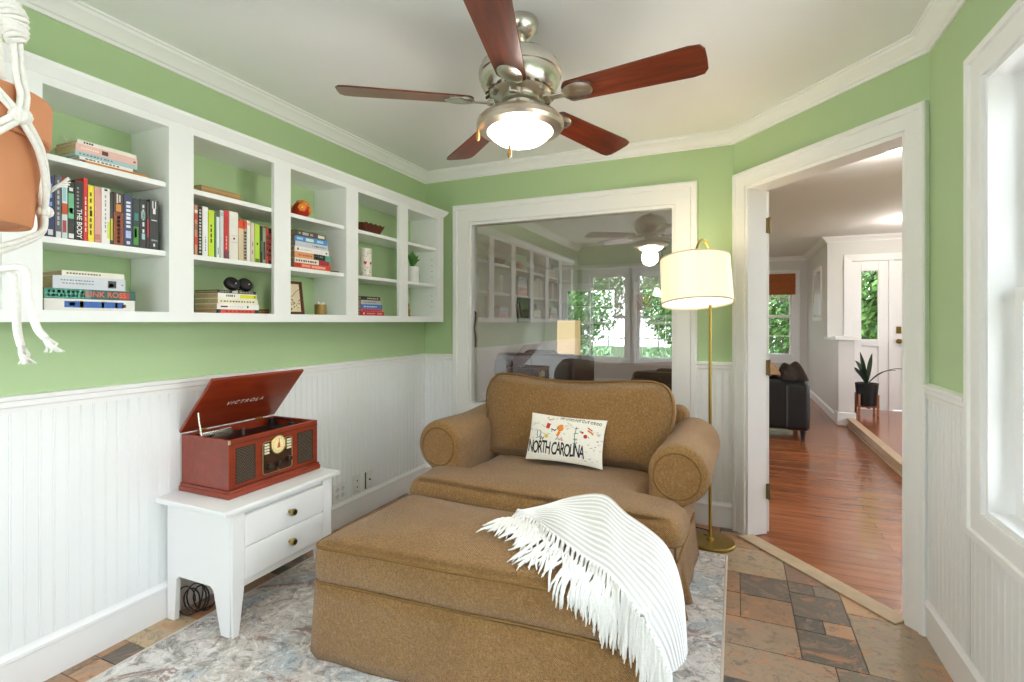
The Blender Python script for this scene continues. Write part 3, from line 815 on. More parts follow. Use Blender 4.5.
# stack on the top shelf, first bay
g = 'books lying in the stack on the top shelf'
y0 = on_x(75, -2.005); zz = 1.7865
for (dy, L, H, hx, deco, lb) in (
  (.03, .195, .0075, '#D98A44', [(.35, .9, .3, .7, '#B96A2A')], 'thin orange book at the bottom of the top shelf stack'),
  (.012, .165, .0100, '#EEECE6', hmarks('#3A3A40', 9, .1, .75, .3, .7, 2), 'thin white book with dark lettering under the blue book'),
  (.0, .192, .0150, '#A9C4C8', hmarks('#5F8C96', 10, .06, .6, .35, .7, 3), 'pale blue book in the middle of the top shelf stack'),
  (.002, .190, .0250, '#E7BDB4', [(.40, .50, .25, .8, '#5B2E34')]+hmarks('#F5E3DC', 8, .08, .36, .4, .6, 4)+[(.93, .97, .3, .55, '#6B4040')], 'pink book with a dark oval on its spine'),
  (.006, .183, .0130, '#EBE7DA', hmarks('#1E1E1E', 4, .1, .26, .3, .72, 5), 'cream book with a black title at the top of its stack')):
    book(lb, y0+dy, zz, L, H, hx, False, deco, group=g, depth=.135); zz += H+.0004
m = MB(); rings = []
for i in range(9):
    s = i/8; rings.append([(-2.05-.075*s, y0+.012+w, zz+.002+.03*s*s) for w in (0, .016)])
vs = [p for r in rings for p in r]; m.add(vs, [(2*i, 2*i+1, 2*i+3, 2*i+2) for i in range(8)])
o = m.build('paper_slip', plain('#E6EBD6', .8), smooth=180); sm = o.modifiers.new('thickness', 'SOLIDIFY'); sm.thickness = .0006
tag(o, 'pale curled paper slip on top of the top shelf stack', 'paper')
# bottom stack, first bay
y0 = on_x(44, -2.0); zz = 1.2885
for (dy, L, H, hx, deco, lb, tx) in (
  (.0, .265, .0335, '#E3E0DC', [(.2, .86, .25, .8, '#2F63AE'), (.36, .40, .2, .85, '#D9B45A'), (.60, .63, .2, .85, '#D9B45A'), (.76, .79, .25, .8, '#C76E6A'), (.25, .31, .4, .7, '#9CD0EE'), (.84, .89, .3, .62, '#6E5A3A')], 'white book with a blue picture strip at the bottom of its stack', None),
  (.0, .268, .0285, '#2E5F58', [(0, .45, .06, .94, '#4FA08C'), (.45, .48, .06, .94, '#3E86A0')]+hmarks('#E5F2EA', 8, .03, .42, .56, .84, 7)+hmarks('#CDE6DA', 10, .03, .44, .2, .44, 8)+[(.80, .92, .15, .8, '#C2442E')], 'teal green book with large red lettering', ('RINK ROSS', .026, .645, .5, '#D66A58', False)),
  (.022, .212, .0370, '#CFD4DC', hmarks('#7E8490', 12, .1, .55, .62, .72, 9)+hmarks('#7E8490', 10, .12, .55, .38, .47, 10)+[(.74, .86, .2, .8, '#3E4448'), (.76, .82, .3, .6, '#D5DBDD'), (.94, .97, .45, .55, '#7E8490')], 'light grey book with a small photo on its spine', None),
  (.046, .184, .0155, '#EAE6D8', hmarks('#6F6A60', 12, .07, .62, .35, .65, 11), 'cream book on top of the lower stack by the planter', None)):
    H *= 1.13; book(lb, y0+dy, zz, L, H, hx, False, deco, xs=-2.0, group='books lying in the stack on the bottom board by the planter', depth=.16, text=tx); zz += H+.0004
# second bay: middle row
HK = 1.09
g2 = 'books standing on the middle shelf of the second bay'
upright_row([
 (194.2, 197.6, .186, '#C98A66', [(0, 1, .2, .36, '#D2463A'), (0, 1, .5, .62, '#9A6B58'), (0, 1, .7, .82, '#C7473C'), (0, 1, .84, .9, '#E9DCCB')], 'tan and red striped book at the near end of the second bay', {}),
 (197.9, 202.0, .184, '#1D1B1C', marks('#C8C4C0', 14, .3, .75, .05, .97, 21), 'narrow black book with white patterned spine', {}),
 (202.2, 207.8, .186, '#EEEFEF', marks('#8A8A90', 6, .5, .65, .1, .42, 22), 'white book between the black and the lime green book', {}),
 (208.2, 214.2, .178, '#C8E02E', marks('#4B5A1C', 4, .35, .6, .3, .75, 23), 'lime green book nearer the planter in the second bay', {}),
 (214.5, 216.0, .17, '#3E8A5A', [], 'very thin green book beside the lime green one', {}),
 (216.2, 219.6, .158, '#DDE6EA', marks('#4A5A66', 5, .4, .7, .08, .25, 25), 'pale blue-white shorter book in the second bay', {}),
 (219.8, 223.6, .186, '#CFCFCE', [(.1, .9, .88, .97, '#9FB8B6')], 'grey-white book next to the red spine', {}),
 (223.8, 228.6, .190, '#C5302E', [(.0, 1, .0, .16, '#7A3A50')]+marks('#E8B8B0', 4, .4, .6, .2, .5, 27), 'red book with a purple foot in the second bay', {}),
 (228.9, 238.0, .190, '#E9E4DA', [(.25, .9, .36, .365, '#8A8478'), (.25, .9, .50, .505, '#8A8478'), (.45, .65, .42, .46, '#4E4A44')], 'wide cream hardback with thin ruled lines on spine', {}),
 (238.3, 243.6, .166, '#D9C6A4', [(0, 1, .78, 1, '#DE4A1E')], 'beige book with an orange-red top in the second bay', {}),
 (243.9, 246.4, .164, '#C6B39A', marks('#2A2624', 9, .1, .9, .05, .75, 30)+[(0, 1, .80, 1, '#D8481E')], 'thin book with a black and tan checked spine', {}),
 (246.7, 250.2, .168, '#F0EDE6', [(.1, .9, .88, .95, '#E7B49A')], 'white book in the middle of the second bay row', {}),
 (250.4, 254.4, .162, '#DCCFB6', marks('#8E7E62', 2, .4, .6, .2, .6, 32), 'sand coloured book left of the second lime book', {}),
 (254.7, 259.6, .160, '#B6DA3A', [(.1, .9, .0, .1, '#5A7A1E'), (.4, .65, .45, .52, '#2E3A12')], 'lime green book farther from the planter in the second bay', {}),
 (259.8, 262.4, .156, '#1E2A22', [(.3, .7, .3, .6, '#55705E')], 'thin black-green book after the far lime book', {}),
 (262.6, 265.6, .152, '#8F9A80', [(.2, .8, .1, .6, '#2B2C2A')], 'olive grey book in the far part of the second bay', {}),
 (265.8, 268.4, .158, '#B8402A', marks('#5A1E16', 4, .2, .8, .2, .8, 36), 'thin brick red book in the far part of the second bay', {}),
 (268.6, 271.4, .154, '#241B1C', marks('#B8433A', 5, .2, .8, .1, .9, 37), 'black book with red marks beside the brick red book', {}),
 (271.6, 274.0, .150, '#D0522C', [(.2, .8, .3, .5, '#8E2E1A')], 'orange book at the far end of the second bay row', {}),
], g2, ZS)
# second bay: flat book on top shelf, stack below
ya, yb = on_x(201, -2.02), on_x(241, -2.02)
book('tan book lying flat alone on the second bay top shelf', ya, 1.7863, yb-ya, .030, '#A9844E', False, [(.1, .9, .3, .36, '#8E6C3A'), (.02, .98, .62, .68, '#C9A871')], xs=-2.02, depth=.13)
y0 = on_x(217, -2.0); zz = 1.2885
for (dy, L, H, hx, deco, lb) in (
  (-.002, .205, .0130, '#D9523C', [(0, .08, 0, 1, '#26302E'), (.90, 1, 0, 1, '#2A2426'), (.02, .06, .2, .8, '#CFE0DC')]+hmarks('#8E2A20', 7, .2, .85, .25, .7, 41), 'red-orange book at the bottom under the sunglasses'),
  (.0, .205, .0195, '#F0EEEA', [(.08, .24, .38, .62, '#1C1A1A'), (.70, .735, .3, .72, '#222222')]+hmarks('#C9C5BE', 8, .28, .66, .42, .56, 42), 'white book with a black title block under the sunglasses'),
  (.004, .196, .0185, '#EFE9D2', hmarks('#6A6250', 12, .06, .92, .35, .62, 43), 'ivory book with a line of small type in its stack'),
  (.004, .190, .0190, '#F1EFE6', [(.55, .98, .12, .82, '#E4E22C')]+hmarks('#5C5C5C', 5, .2, .44, .35, .75, 44)+[(.92, .96, .3, .65, '#2B2A1E')], 'white book with a yellow block on its spine'),
  (.004, .186, .0105, '#2A2526', [(.36, .5, .15, .85, '#CFC7B4')]+hmarks('#A8A09A', 6, .04, .3, .3, .7, 45)+hmarks('#A8A09A', 5, .55, .95, .3, .7, 46), 'dark brown book on top, directly under the sunglasses')):
    H *= 1.2; book(lb, y0+dy, zz, L, H, hx, False, deco, xs=-2.0, group='books lying in the stack under the sunglasses', depth=.15, page=M_page); zz += H+.0004
stz = zz
yb0 = on_x(262, -2.02)
book('brown book lying behind the far end of the sunglasses stack', yb0, 1.2885, .060, .022, '#7A5A30', False, [(.05, .95, .4, .6, '#9A7A48')], xs=-2.045, depth=.12)
# sunglasses folded on the stack
t = thing('sunglasses', 'black chunky sunglasses resting on the second bay book stack', 'sunglasses', (-2.03, y0+.062, stz+.001))
for k in range(2):
    yy = .030+.066*k; m = MB()
    m.lathe([(0, -.010), (.022, -.016), (.033, -.010), (.035, .0), (.033, .010), (.022, .016), (0, .010)], 24, T=TR(0, yy, .030) @ RY(62) @ Matrix.Scale(.9, 4, (1, 0, 0)))
    m.build('lens', M_black, t, smooth=50)
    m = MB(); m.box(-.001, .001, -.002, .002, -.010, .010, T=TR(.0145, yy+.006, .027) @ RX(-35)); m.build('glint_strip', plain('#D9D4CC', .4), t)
m = MB(); m.tube([(0, .055, .032), (.004, .063, .036), (0, .071, .032)], .004, 8); m.build('bridge', M_black, t, smooth=60)
for yy in (.008, .120):
    m = MB(); m.tube([(0, yy, .034), (-.008, yy+(.03 if yy < .05 else -.03), .012), (-.012, yy+(.05 if yy < .05 else -.05), .006)], .0035, 8); m.build('temple', M_black, t, smooth=60)
m = MB()
for k in range(2): m.lathe([(0, -.004), (.011, -.003), (.012, .003), (0, .004)], 16, T=TR(-.035, .034+.058*k, .047) @ RX(20))
m.build('nose_pad', plain('#B79A84', .5), t, smooth=50)
# third bay
def petal_ball(nm, label, y, x, z, r, seed):
    t = thing(nm, label, 'ornament', (x, y, z)); rr = random.Random(seed)
    m = MB(); m.lathe([(r*math.sin(math.pi*i/14), r-r*.96*math.cos(math.pi*i/14)) for i in range(15)], 24)
    m.build('ball', plain('#C22A12', .35, 0, .3, 50), t, smooth=180)
    for k, (a, e) in enumerate(((-10, 35), (50, 60), (-65, 60), (25, -5), (-40, 5))):
        d = Vector((math.cos(R(a))*math.cos(R(e)), math.sin(R(a))*math.cos(R(e)), math.sin(R(e)))); m = MB()
        for j in range(6):
            b = 2*math.pi*j/6
            m.lathe([(0, -.0015), (r*.19, -.001), (r*.21, .001), (0, .003)], 10, T=TR(0, 0, r) @ TR(*(d*r*.985)) @ rot_to(d) @ TR(math.cos(b)*r*.28, math.sin(b)*r*.28, 0))
        m.lathe([(0, -.001), (r*.1, 0), (r*.08, .004), (0, .005)], 10, mi=1, T=TR(0, 0, r) @ TR(*(d*r*.985)) @ rot_to(d))
        m.build('painted_flower', [plain('#E8862A', .4), plain('#F2D24A', .4)], t, smooth=60)
petal_ball('decorative_ball', 'red ball with orange flowers on the third bay top shelf', on_x(301.5, -2.055), -2.055, 1.7865, .044, 3)
petal_ball('decorative_ball', 'smaller red ball half hidden behind the flowered red ball', on_x(288.0, -2.125), -2.125, 1.7865, .034, 5)
y0 = on_x(294.5, -2.0); zz = ZS+.0004
for (dy, L, H, hx, deco, lb) in (
  (-.002, .245, .0185, '#D8431E', [(.2, .42, .25, .78, '#E9A08A'), (.46, .85, .22, .75, '#EFA890'), (.02, .15, .2, .8, '#B83214')], 'orange-red book at the bottom of the third bay stack'),
  (.0, .235, .0195, '#EEE6DC', hmarks('#3A2C2C', 9, .04, .62, .3, .62, 51)+[(.68, 1, 0, 1, '#A62A3A')], 'white book with a crimson end and dark title'),
  (.0, .250, .0225, '#E59C6C', [(.5, .82, 0, 1, '#22302C'), (.82, 1, 0, 1, '#5FA38C')]+hmarks('#B8602E', 7, .1, .46, .35, .6, 52)+hmarks('#E0DDD6', 5, .52, .76, .5, .72, 53), 'orange, black and mint book in the third bay stack'),
  (.0, .232, .0205, '#EFEBE8', [(.07, .11, .3, .7, '#1E1A1A'), (.9, .94, .3, .6, '#3A3636')]+hmarks('#D0CBC6', 8, .16, .5, .4, .55, 54), 'white book with a black dot near one end'),
  (.004, .222, .0195, '#C9CCD6', hmarks('#8C92A4', 8, .5, .95, .35, .6, 55)+[(.62, .66, .3, .6, '#4E5468')], 'lavender grey book in the third bay stack'),
  (.0, .222, .0205, '#4C8CC8', [(.32, .56, .2, .78, '#CFE6D2'), (.06, .24, .28, .74, '#9CC8EA'), (.66, .86, .25, .75, '#A6CFEE')], 'sky blue book with pale lettering blocks'),
  (.010, .200, .0215, '#4B4740', [(.2, .4, .25, .75, '#B8AEB6'), (.45, .55, .3, .7, '#C88A84'), (.72, .95, .2, .75, '#E6E0CE'), (.08, .14, .35, .65, '#A8B070')], 'dark olive book on top of the third bay stack')):
    H *= 1.3; book(lb, y0+dy, zz, L, H, hx, False, deco, xs=-2.0, group='books lying in the third bay stack', depth=.14); zz += H+.0004
m = MB(); m.box(-2.09, -2.0, on_x(333, -2.0)-.01, on_x(339, -2.0), ZS+.0003, ZS+.006)
tag(m.build('bookmark', M_blackmat, bevel=.001), 'thin black card lying at the far end of the book stack', 'card')
# framed print and candle jar
t = thing('framed_print', 'small wooden framed print standing in the third bay', 'picture', (-2.07, on_x(286, -2.05), 1.2885), R(-12))
t.rotation_euler = (0, R(-8), R(-4))
m = MB(); m.frame(rectpath(.012, .108, .012, .158), [(0, 0), (0, .012), (.004, .016), (.012, .014), (.012, 0)], lambda a, z, h: (h, a, z), True); m.box(-.003, .001, .001, .119, .001, .169); m.build('frame', M_oak, t)
m = MB(); m.box(.001, .004, .01, .11, .01, .16); pr = m.build('print', plain('#E8D9B8', .8), t)
m = MB(); rr = random.Random(8)
for k in range(34):
    a, z = rr.uniform(.016, .104), rr.uniform(.016, .085+.02*math.sin(k)); m.box(.004, .0046, a-.002, a+rr.uniform(.001, .004), z-.002, z+rr.uniform(.002, .008), k % 3, T=None)
m.tube([(.0045, .02, .10), (.0045, .06, .092), (.0045, .085, .118), (.0045, .104, .13)], .0012, 5, 0)
m.build('ink_drawing', [plain('#2C241E', .8), plain('#6B5A44', .8), plain('#8E3E34', .8)], pr)
t = thing('candle_jar', 'gold candle jar with white top in the third bay corner', 'candle', (-2.06, on_x(320.5, -2.06), 1.2885))
m = MB(); m.lathe([(0, 0), (.029, 0), (.031, .004), (.031, .056), (.028, .056), (.028, .05), (0, .05)], 28); m.build('jar', plain('#A98A4C', .35, .4, .25, 30), t, smooth=40)
m = MB(); rr = random.Random(3)
for k in range(7): a = k*.9; m.lathe([(0, -.007), (.006, -.004), (.008, .0), (.006, .005), (0, .007)], 10, T=TR(.015*math.cos(a), .016*math.sin(a), .058+.004*(k % 3)))
m.build('white_beads', plain('#ECEAE4', .5), t, smooth=180)
# fourth bay
t = thing('carved_tray', 'dark brown carved wooden tray on the fourth bay top shelf', 'tray', (-2.06, on_x(367, -2.06), 1.7865))
m = MB(); o1 = resample(ccw(round_poly([(-.06, -.105), (.06, -.105), (.06, .105), (-.06, .105)], .02, 4)), .01)
m.star(o1, (0, 0), [(0, 0, .0), (.62, 0, .0), (.75, 0, .008), (1, 0, .052), (1.0, .004, .055), (.72, 0, .013), (.5, 0, .008), (0, 0, .006)], dz=lambda x, y, s: .004*math.sin(y*150)*max(0, s-.8)*5)
m.build('tray_body', m_wood('carved_walnut', '#3A1A10', '#6E3620', .5, (40, 10, 40)), t, smooth=40)
t = thing('tall_vase', 'tall white vase patterned with red hearts in the fourth bay', 'vase', (-2.045, on_x(365.7, -2.045), ZS+.0003))
m = MB(); m.lathe([(0, 0), (.031, 0), (.034, .004), (.0335, .09), (.0345, .168), (.032, .169), (.0305, .158), (.030, .01), (0, .01)], 32); vb = m.build('vase_body', plain('#EFE9DF', .35), t, smooth=40)
m = MB(); rr = random.Random(2)
heart = [(.0, -.011), (.008, -.002), (.0095, .004), (.006, .008), (.002, .007), (0, .004), (-.002, .007), (-.006, .008), (-.0095, .004), (-.008, -.002)]
for (a, z, s, mi_) in ((-55, .082, 1.1, 0), (5, .080, .95, 0), (60, .085, 1.0, 0)):
    c = [(.0347*math.cos(R(a)+y/.0347*s), .0347*math.sin(R(a)+y/.0347*s), z+q*s) for (y, q) in heart]; m.add(c, [tuple(range(len(c)))], mi_)
for k in range(60):
    a, z, s = rr.uniform(-90, 90), rr.choice((rr.uniform(.01, .06), rr.uniform(.11, .162))), rr.uniform(.0012, .003)
    c = [(.0347*math.cos(R(a)+y/.0347), .0347*math.sin(R(a)+y/.0347), z+q) for (y, q) in ((-s, -s*.6), (s, -s), (s*.7, s), (-s, s*.8))]; m.add(c, [(0, 1, 2, 3)], 1+k % 3)
m.build('painted_hearts', [plain('#C22A2A', .4), plain('#6E7A8A', .5), plain('#C9A27A', .5), plain('#B35A56', .5)], vb, fixn=False)
y0 = on_x(361, -2.0); zz = 1.2885
for (dy, L, H, hx, deco, lb) in (
  (-.004, .215, .0185, '#B22A30', [(.1, .16, .3, .7, '#EFD9D4'), (.25, .6, .35, .65, '#D98A86'), (.7, .9, .3, .7, '#D98A86')], 'dark red book at the bottom of the fourth bay stack'),
  (.0, .195, .0120, '#D8545A', hmarks('#8E1E26', 8, .1, .9, .3, .7, 61), 'coral red book second from bottom in the fourth bay'),
  (.0, .195, .0205, '#3E6FB2', hmarks('#CBDDF2', 9, .12, .75, .35, .62, 62), 'royal blue book in the fourth bay stack'),
  (.0, .180, .0190, '#B4B4B8', hmarks('#6E6E78', 7, .12, .8, .4, .62, 63), 'silver grey book in the fourth bay stack'),
  (.004, .170, .0170, '#33322E', hmarks('#CFC8A4', 6, .3, .9, .3, .68, 64), 'black book on top of the fourth bay stack')):
    H *= 1.28; book(lb, y0+dy, zz, L, H, hx, False, deco, xs=-2.0, group='books lying in the fourth bay stack', depth=.13); zz += H+.0004
# fifth bay
t = thing('white_mug', 'white mug with a ring handle holding a small plant', 'mug', (-2.05, on_x(412.5, -2.05), ZS+.0003))
m = MB(); m.lathe([(0, 0), (.042, 0), (.045, .004), (.049, .108), (.046, .109), (.042, .01), (0, .01)], 28); m.build('mug_body', plain('#E8E9EA', .3), t, smooth=40)
m = MB(); m.tube([(.0, .046+.032*math.sin(math.pi*i/12), .052+.030*math.cos(math.pi*i/12)) for i in range(13)], .005, 8); m.build('handle', plain('#B9BCC0', .3), t, smooth=60)  # white handle coloured grey: shading painted in so it stands out from the mug
t = thing('small_plant', 'little green leafy plant growing in the white mug', 'plant', (-2.05, on_x(412.5, -2.05), ZS+.08))
m = MB(); m.lathe([(0, .0), (.033, .0), (.034, .020), (0, .024)], 20); m.build('soil', M_soil, t)
rr = random.Random(12)
for k in range(16):
    a = rr.uniform(0, 6.28); L = rr.uniform(.04, .085); m = MB(); vs = []; h = rr.uniform(.05, .135); ou = rr.uniform(.3, 1)
    for i in range(7):
        s = i/6; r = .004+ou*L*.8*s; z = .02+h*s+.012*math.sin(s*3); wd = .016*math.sin(math.pi*(s*.86+.1)); c, sn = math.cos(a), math.sin(a)
        vs += [(r*c-sn*wd, r*sn+c*wd, z+.002), (r*c, r*sn, z-.002), (r*c+sn*wd, r*sn-c*wd, z+.002)]
    m.add(vs, [(i*3+j, i*3+j+1, i*3+j+4, i*3+j+3) for i in range(6) for j in range(2)]); m.build('leaf', M_leaf, t, smooth=180)
t = thing('figurine', 'small brown wooden figurine in the last bay beside the stile', 'figurine', (-2.04, on_x(407.8, -2.04), 1.2885))
m = MB(); m.lathe([(0, 0), (.020, 0), (.020, .008), (.012, .012), (.015, .03), (.016, .045), (.010, .056), (.007, .060), (.013, .068), (.014, .078), (.008, .088), (0, .09)], 20); m.build('body', m_wood('light_figure_wood', '#7A4A28', '#B07A48', .5), t, smooth=60)

# ------------------------------------------------------------------ ceiling fan
FX = ray(520)*1.955
fan = thing('ceiling_fan', 'five-blade mahogany and nickel ceiling fan with a lit bowl', 'ceiling fan', (FX.x, FX.y, ZC))
def z_(z): return z-ZC
m = MB(); m.lathe([(0, 0), (.068, 0), (.070, -.01), (.066, -.035), (.045, -.058), (.022, -.066), (0, -.066)], 32); m.build('canopy', M_nickel, fan, smooth=40)
m = MB(); m.cyl((0, 0, -.06), (0, 0, -.16), .0125); m.lathe([(0, -.062), (.022, -.066), (.024, -.076), (.016, -.09), (0, -.092)], 20); m.build('downrod', M_nickel_d, fan, smooth=40)
FD = TR(0, 0, -.034)
fan.rotation_euler = Matrix.Rotation(R(-2.2), 3, Vector((CR.x, CR.y, 0))).to_euler()
m = MB(); m.lathe([(0, -.085), (.04, -.087), (.085, -.096), (.125, -.118), (.148, -.145), (.152, -.165), (.158, -.168), (.158, -.185), (.152, -.188), (.150, -.21), (.135, -.24), (.105, -.262), (.06, -.272), (0, -.274)], 48)
hs = m.build('motor_housing', M_nickel, fan, smooth=35, T=FD)
m = MB()
for k in range(20):
    a = 2*math.pi*k/20; m.box(-.010, .010, -.0012, .0012, -.012, .012, T=RZ(math.degrees(a)) @ TR(.122, 0, -.2535) @ RY(-60) @ RZ(90))
m.build('vent_slot', plain('#6A5638', .5, .6), hs, T=FD)
m = MB(); m.lathe([(0, -.262), (.072, -.264), (.074, -.285), (.060, -.290), (.058, -.330), (.064, -.334), (0, -.334)], 36); m.build('switch_housing', M_nickel, fan, smooth=35, T=FD)
m = MB(); m.lathe([(.056, -.326), (.10, -.330), (.150, -.345), (.165, -.362), (.166, -.378), (.158, -.390), (.126, -.398), (.122, -.392), (.118, -.36), (.056, -.345)], 48); m.build('light_ring', M_nickel_d, fan, smooth=30, T=FD)
m = MB(); m.lathe([(.121, -.392), (.119, -.400), (.108, -.415), (.088, -.430), (.06, -.441), (.03, -.447), (0, -.449)], 40); m.build('light_bowl', M_bowl, fan, smooth=80, T=FD)
ol = [(.19, -.048), (.20, -.054)]+[(.62, -.071), (.655, -.066), (.668, -.045), (.670, 0), (.668, .045), (.655, .066), (.62, .071)]+[(.20, .054), (.19, .048), (.178, .03), (.175, 0), (.178, -.03)]
bl = MB(); bl.prism(ol, -.003, .003)
med = MB()
med.lathe([(0, -.0115), (.030, -.011), (.036, -.0075), (.036, -.004), (0, -.004)], 28, T=TR(.228, 0, 0) @ Matrix.Scale(1.6, 4, (1, 0, 0)) @ Matrix.Scale(1.25, 4, (0, 1, 0)))
med.rbox(.108, .20, -.013, .013, -.011, -.004, .003, 2, 2)
med.rbox(.10, .125, -.022, .022, -.014, .006, .004, 2, 2)
b0 = None
for k in range(5):
    if b0 is None:
        b0 = bl.build('blade', M_blade, fan, smooth=40, bevel=.0015)
        med.build('blade_bracket', M_nickel, b0, smooth=40); o = b0
    else: o = clone(b0, fan)
    o.location = (0, 0, -.318); o.rotation_euler = Matrix.Rotation(R(-3.7+72*k), 3, 'Z').to_euler()
    o.rotation_euler = (Matrix.Rotation(R(-3.7+72*k), 3, 'Z') @ Matrix.Rotation(R(-13), 3, 'X')).to_euler()
for (ang, rad, L, lb) in ((204, .160, .008, None), (-84, .1305, .118, None)):
    x, y = rad*math.cos(R(ang)), rad*math.sin(R(ang))
    m = MB()
    n = int(L/.006)
    for i in range(n): m.lathe([(0, -.0018), (.0016, 0), (0, .0018)], 6, T=TR(x, y, -.375-L*i/n*1.0))
    m.cyl((x, y, -.37), (x, y, -.375-L), .0006, n=5)
    pc = m.build('pull_chain', M_brass, fan, T=FD)
    m = MB(); z0 = -.375-L; m.lathe([(0, z0+.002), (.004, z0-.002), (.005, z0-.012), (.0075, z0-.026), (.008, z0-.036), (.005, z0-.046), (0, z0-.048)], 14, T=TR(x, y, 0)); m.build('fob', plain('#C28A4A', .4, 0, .2), pc, smooth=60, T=FD)

# ------------------------------------------------------------------ floor lamp
LB = Vector((-.126, 3.09, 0))
t = thing('floor_lamp', 'brass floor lamp with cream drum shade beside the armchair', 'floor lamp', LB)
m = MB(); m.lathe([(0, 0), (.122, 0), (.124, .004), (.124, .016), (.120, .020), (0, .021)], 48); m.build('base', M_brass, t, smooth=30)
px_, py_ = -.008, .012
m = MB(); m.lathe([(0, .02), (.02, .02), (.018, .03), (.0095, .034), (0, .034)], 20, T=TR(px_, py_, 0)); m.cyl((px_, py_, .02), (px_, py_, 1.60), .0085, n=18); m.build('pole', M_brass, t, smooth=40)
so = Vector((-.068, -.135, 0)); sp = Vector((px_, py_, 0))
pts = [sp+Vector((0, 0, 1.58))]+[sp+so*(.5-.5*math.cos(math.pi*i/12))+Vector((0, 0, 1.60+.108*math.sin(math.pi*i/12))) for i in range(13)]+[sp+so+Vector((0, 0, 1.52))]
m = MB(); m.tube(pts, .007, 12); m.build('arm', M_brass, t, smooth=60)
sc_ = sp+so+Vector((0, 0, 1.475)); tilt = Matrix.Rotation(R(-9), 4, Vector((CR.x, CR.y, 0)))
TS = TR(*sc_) @ tilt
m = MB(); m.lathe([(.186, -.125), (.182, .125), (.180, .125), (.184, -.125), (.186, -.125)], 56, T=TS); sh = m.build('lamp_shade', M_shade, t, smooth=60)
m = MB()
for (r_, zz) in ((.1865, -.125), (.1825, .125)): m.lathe([(r_-.003, zz-.004), (r_+.001, zz-.004), (r_+.001, zz+.004), (r_-.003, zz+.004), (r_-.003, zz-.004)], 56, T=TS)
m.build('shade_trim', plain('#D8CDB4', .8), sh, smooth=30)
m = MB(); m.lathe([(0, -.112), (.180, -.112), (.180, -.109), (0, -.109)], 48, T=TS); m.build('diffuser', M_diff, sh)
m = MB(); m.cyl((0, 0, .05), (0, 0, .135), .008, n=12, T=TS)
for a in range(3): m.cyl((0, 0, .115), (.181*math.cos(2.1*a), .181*math.sin(2.1*a), .115), .002, n=6, T=TS)
m.build('spider', M_brass, sh)
m = MB(); m.tube(cat_rom([(-.03, .05, .024), (-.06, .10, .012), (-.02, .17, .006), (-.12, .20, .006), (-.22, .215, .006)], 6), .003, 6); m.build('cord', M_black, t, smooth=60)

# ------------------------------------------------------------------ rug
m = MB(); m.rbox(-2.05, -.05, -.35, 2.95, .0003, .0075, .0035, 2, 2)
t = thing('area_rug', 'distressed cream, blue and rust area rug under the armchair', 'rug', (-1.05, 1.3, 0))
m.build('pile', M_rug, t, T=TR(1.05, -1.3, 0), smooth=60)
m = MB(); m.rbox(-.052, -.040, -.352, 2.952, .0003, .0085, .003, 2, 2); m.rbox(-2.06, -2.048, -.352, 2.952, .0003, .0085, .003, 2, 2); m.rbox(-2.06, -.04, 2.948, 2.96, .0003, .0085, .003, 2, 2)
m.build('binding', M_rugedge, t, T=TR(1.05, -1.3, 0), smooth=60)
RZT = .0075

# ------------------------------------------------------------------ armchair
ch = thing('armchair', 'wide brown chenille armchair with rolled arms below the window', 'armchair', (-.852, 2.10, RZT), R(-2))
def wob(x, y, s): return .004*math.sin(9*x+4*y)+.003*math.sin(17*y-6*x)
m = MB(); m.rbox(-.60, .60, .03, .86, .14, .36, .03, 3, 6); m.build('base_rail', M_fab, ch, smooth=60)
# skirt with corner pleats
def skirt(outline, z0, z1, flare, amp, corners, seed=1, cl=.22):
    n = len(outline); rings = []
    rr = random.Random(seed); ph = rr.uniform(0, 6)
    nor = []
    for i in range(n):
        a, b = outline[i-1], outline[(i+1) % n]; q = Vector((b[0]-a[0], b[1]-a[1])).normalized(); nor.append((q.y, -q.x))
    for lev in range(7):
        s = lev/6; z = z1+(z0-z1)*s; ring = []
        for i, p in enumerate(outline):
            w = 0
            for c in corners:
                dd = math.hypot(p[0]-c[0], p[1]-c[1])
                w += math.exp(-(dd/.055)**2)*math.cos(dd*95)
            off = flare*s+amp*s*w+.003*s*math.sin(i*.35+ph)
            ring.append((p[0]+nor[i][0]*off, p[1]+nor[i][1]*off, z))
        rings.append(ring)
    m = MB(); m.loft(rings, cap=False)
    return m
so_ = resample(ccw(round_poly([(-.612, .02), (.612, .02), (.612, .87), (-.612, .87)], .03, 4)), .012)
m = skirt(so_, .004, .21, .022, .028, [(-.612, .02), (.612, .02), (.612, .87), (-.612, .87), (.614, .16), (.614, .30)]); o = m.build('skirt', M_fab, ch, smooth=180, fixn=False)
s_ = o.modifiers.new('thickness', 'SOLIDIFY'); s_.thickness = .006
m = MB(); m.tube([(p[0]*1.006, p[1], .212) for p in so_[::3]], .006, 6, closed=True); m.build('skirt_welt', M_pipe, ch, smooth=180)
# T-shaped seat cushion
TO = resample(ccw(round_poly([(-.655, .0), (.655, .0), (.665, .232), (.478, .245), (.470, .70), (-.470, .70), (-.478, .245), (-.665, .232)], [.07, .07, .05, .02, .05, .05, .02, .05], 6)), .018)
prof = [(0, 0, .498), (.25, 0, .497), (.5, 0, .492), (.72, 0, .484), (.86, 0, .476), (.93, .0, .468), (1, .030, .459), (1, .012, .445), (1, .002, .428), (1, -.006, .405), (1, -.008, .385), (1, -.002, .362), (1, .01, .352), (1, .03, .348), (.5, 0, .348), (0, 0, .348)]
m = MB(); m.star(TO, (0, .2), prof, dz=lambda x, y, s: wob(x, y, s)); m.build('seat_cushion', M_fab, ch, smooth=180)
m = MB()
for zz, k in ((.360, 1.0),): m.tube([(p[0]*k, p[1], zz+wob(p[0], p[1], 1)) for p in TO[::2]], .0055, 6, closed=True)
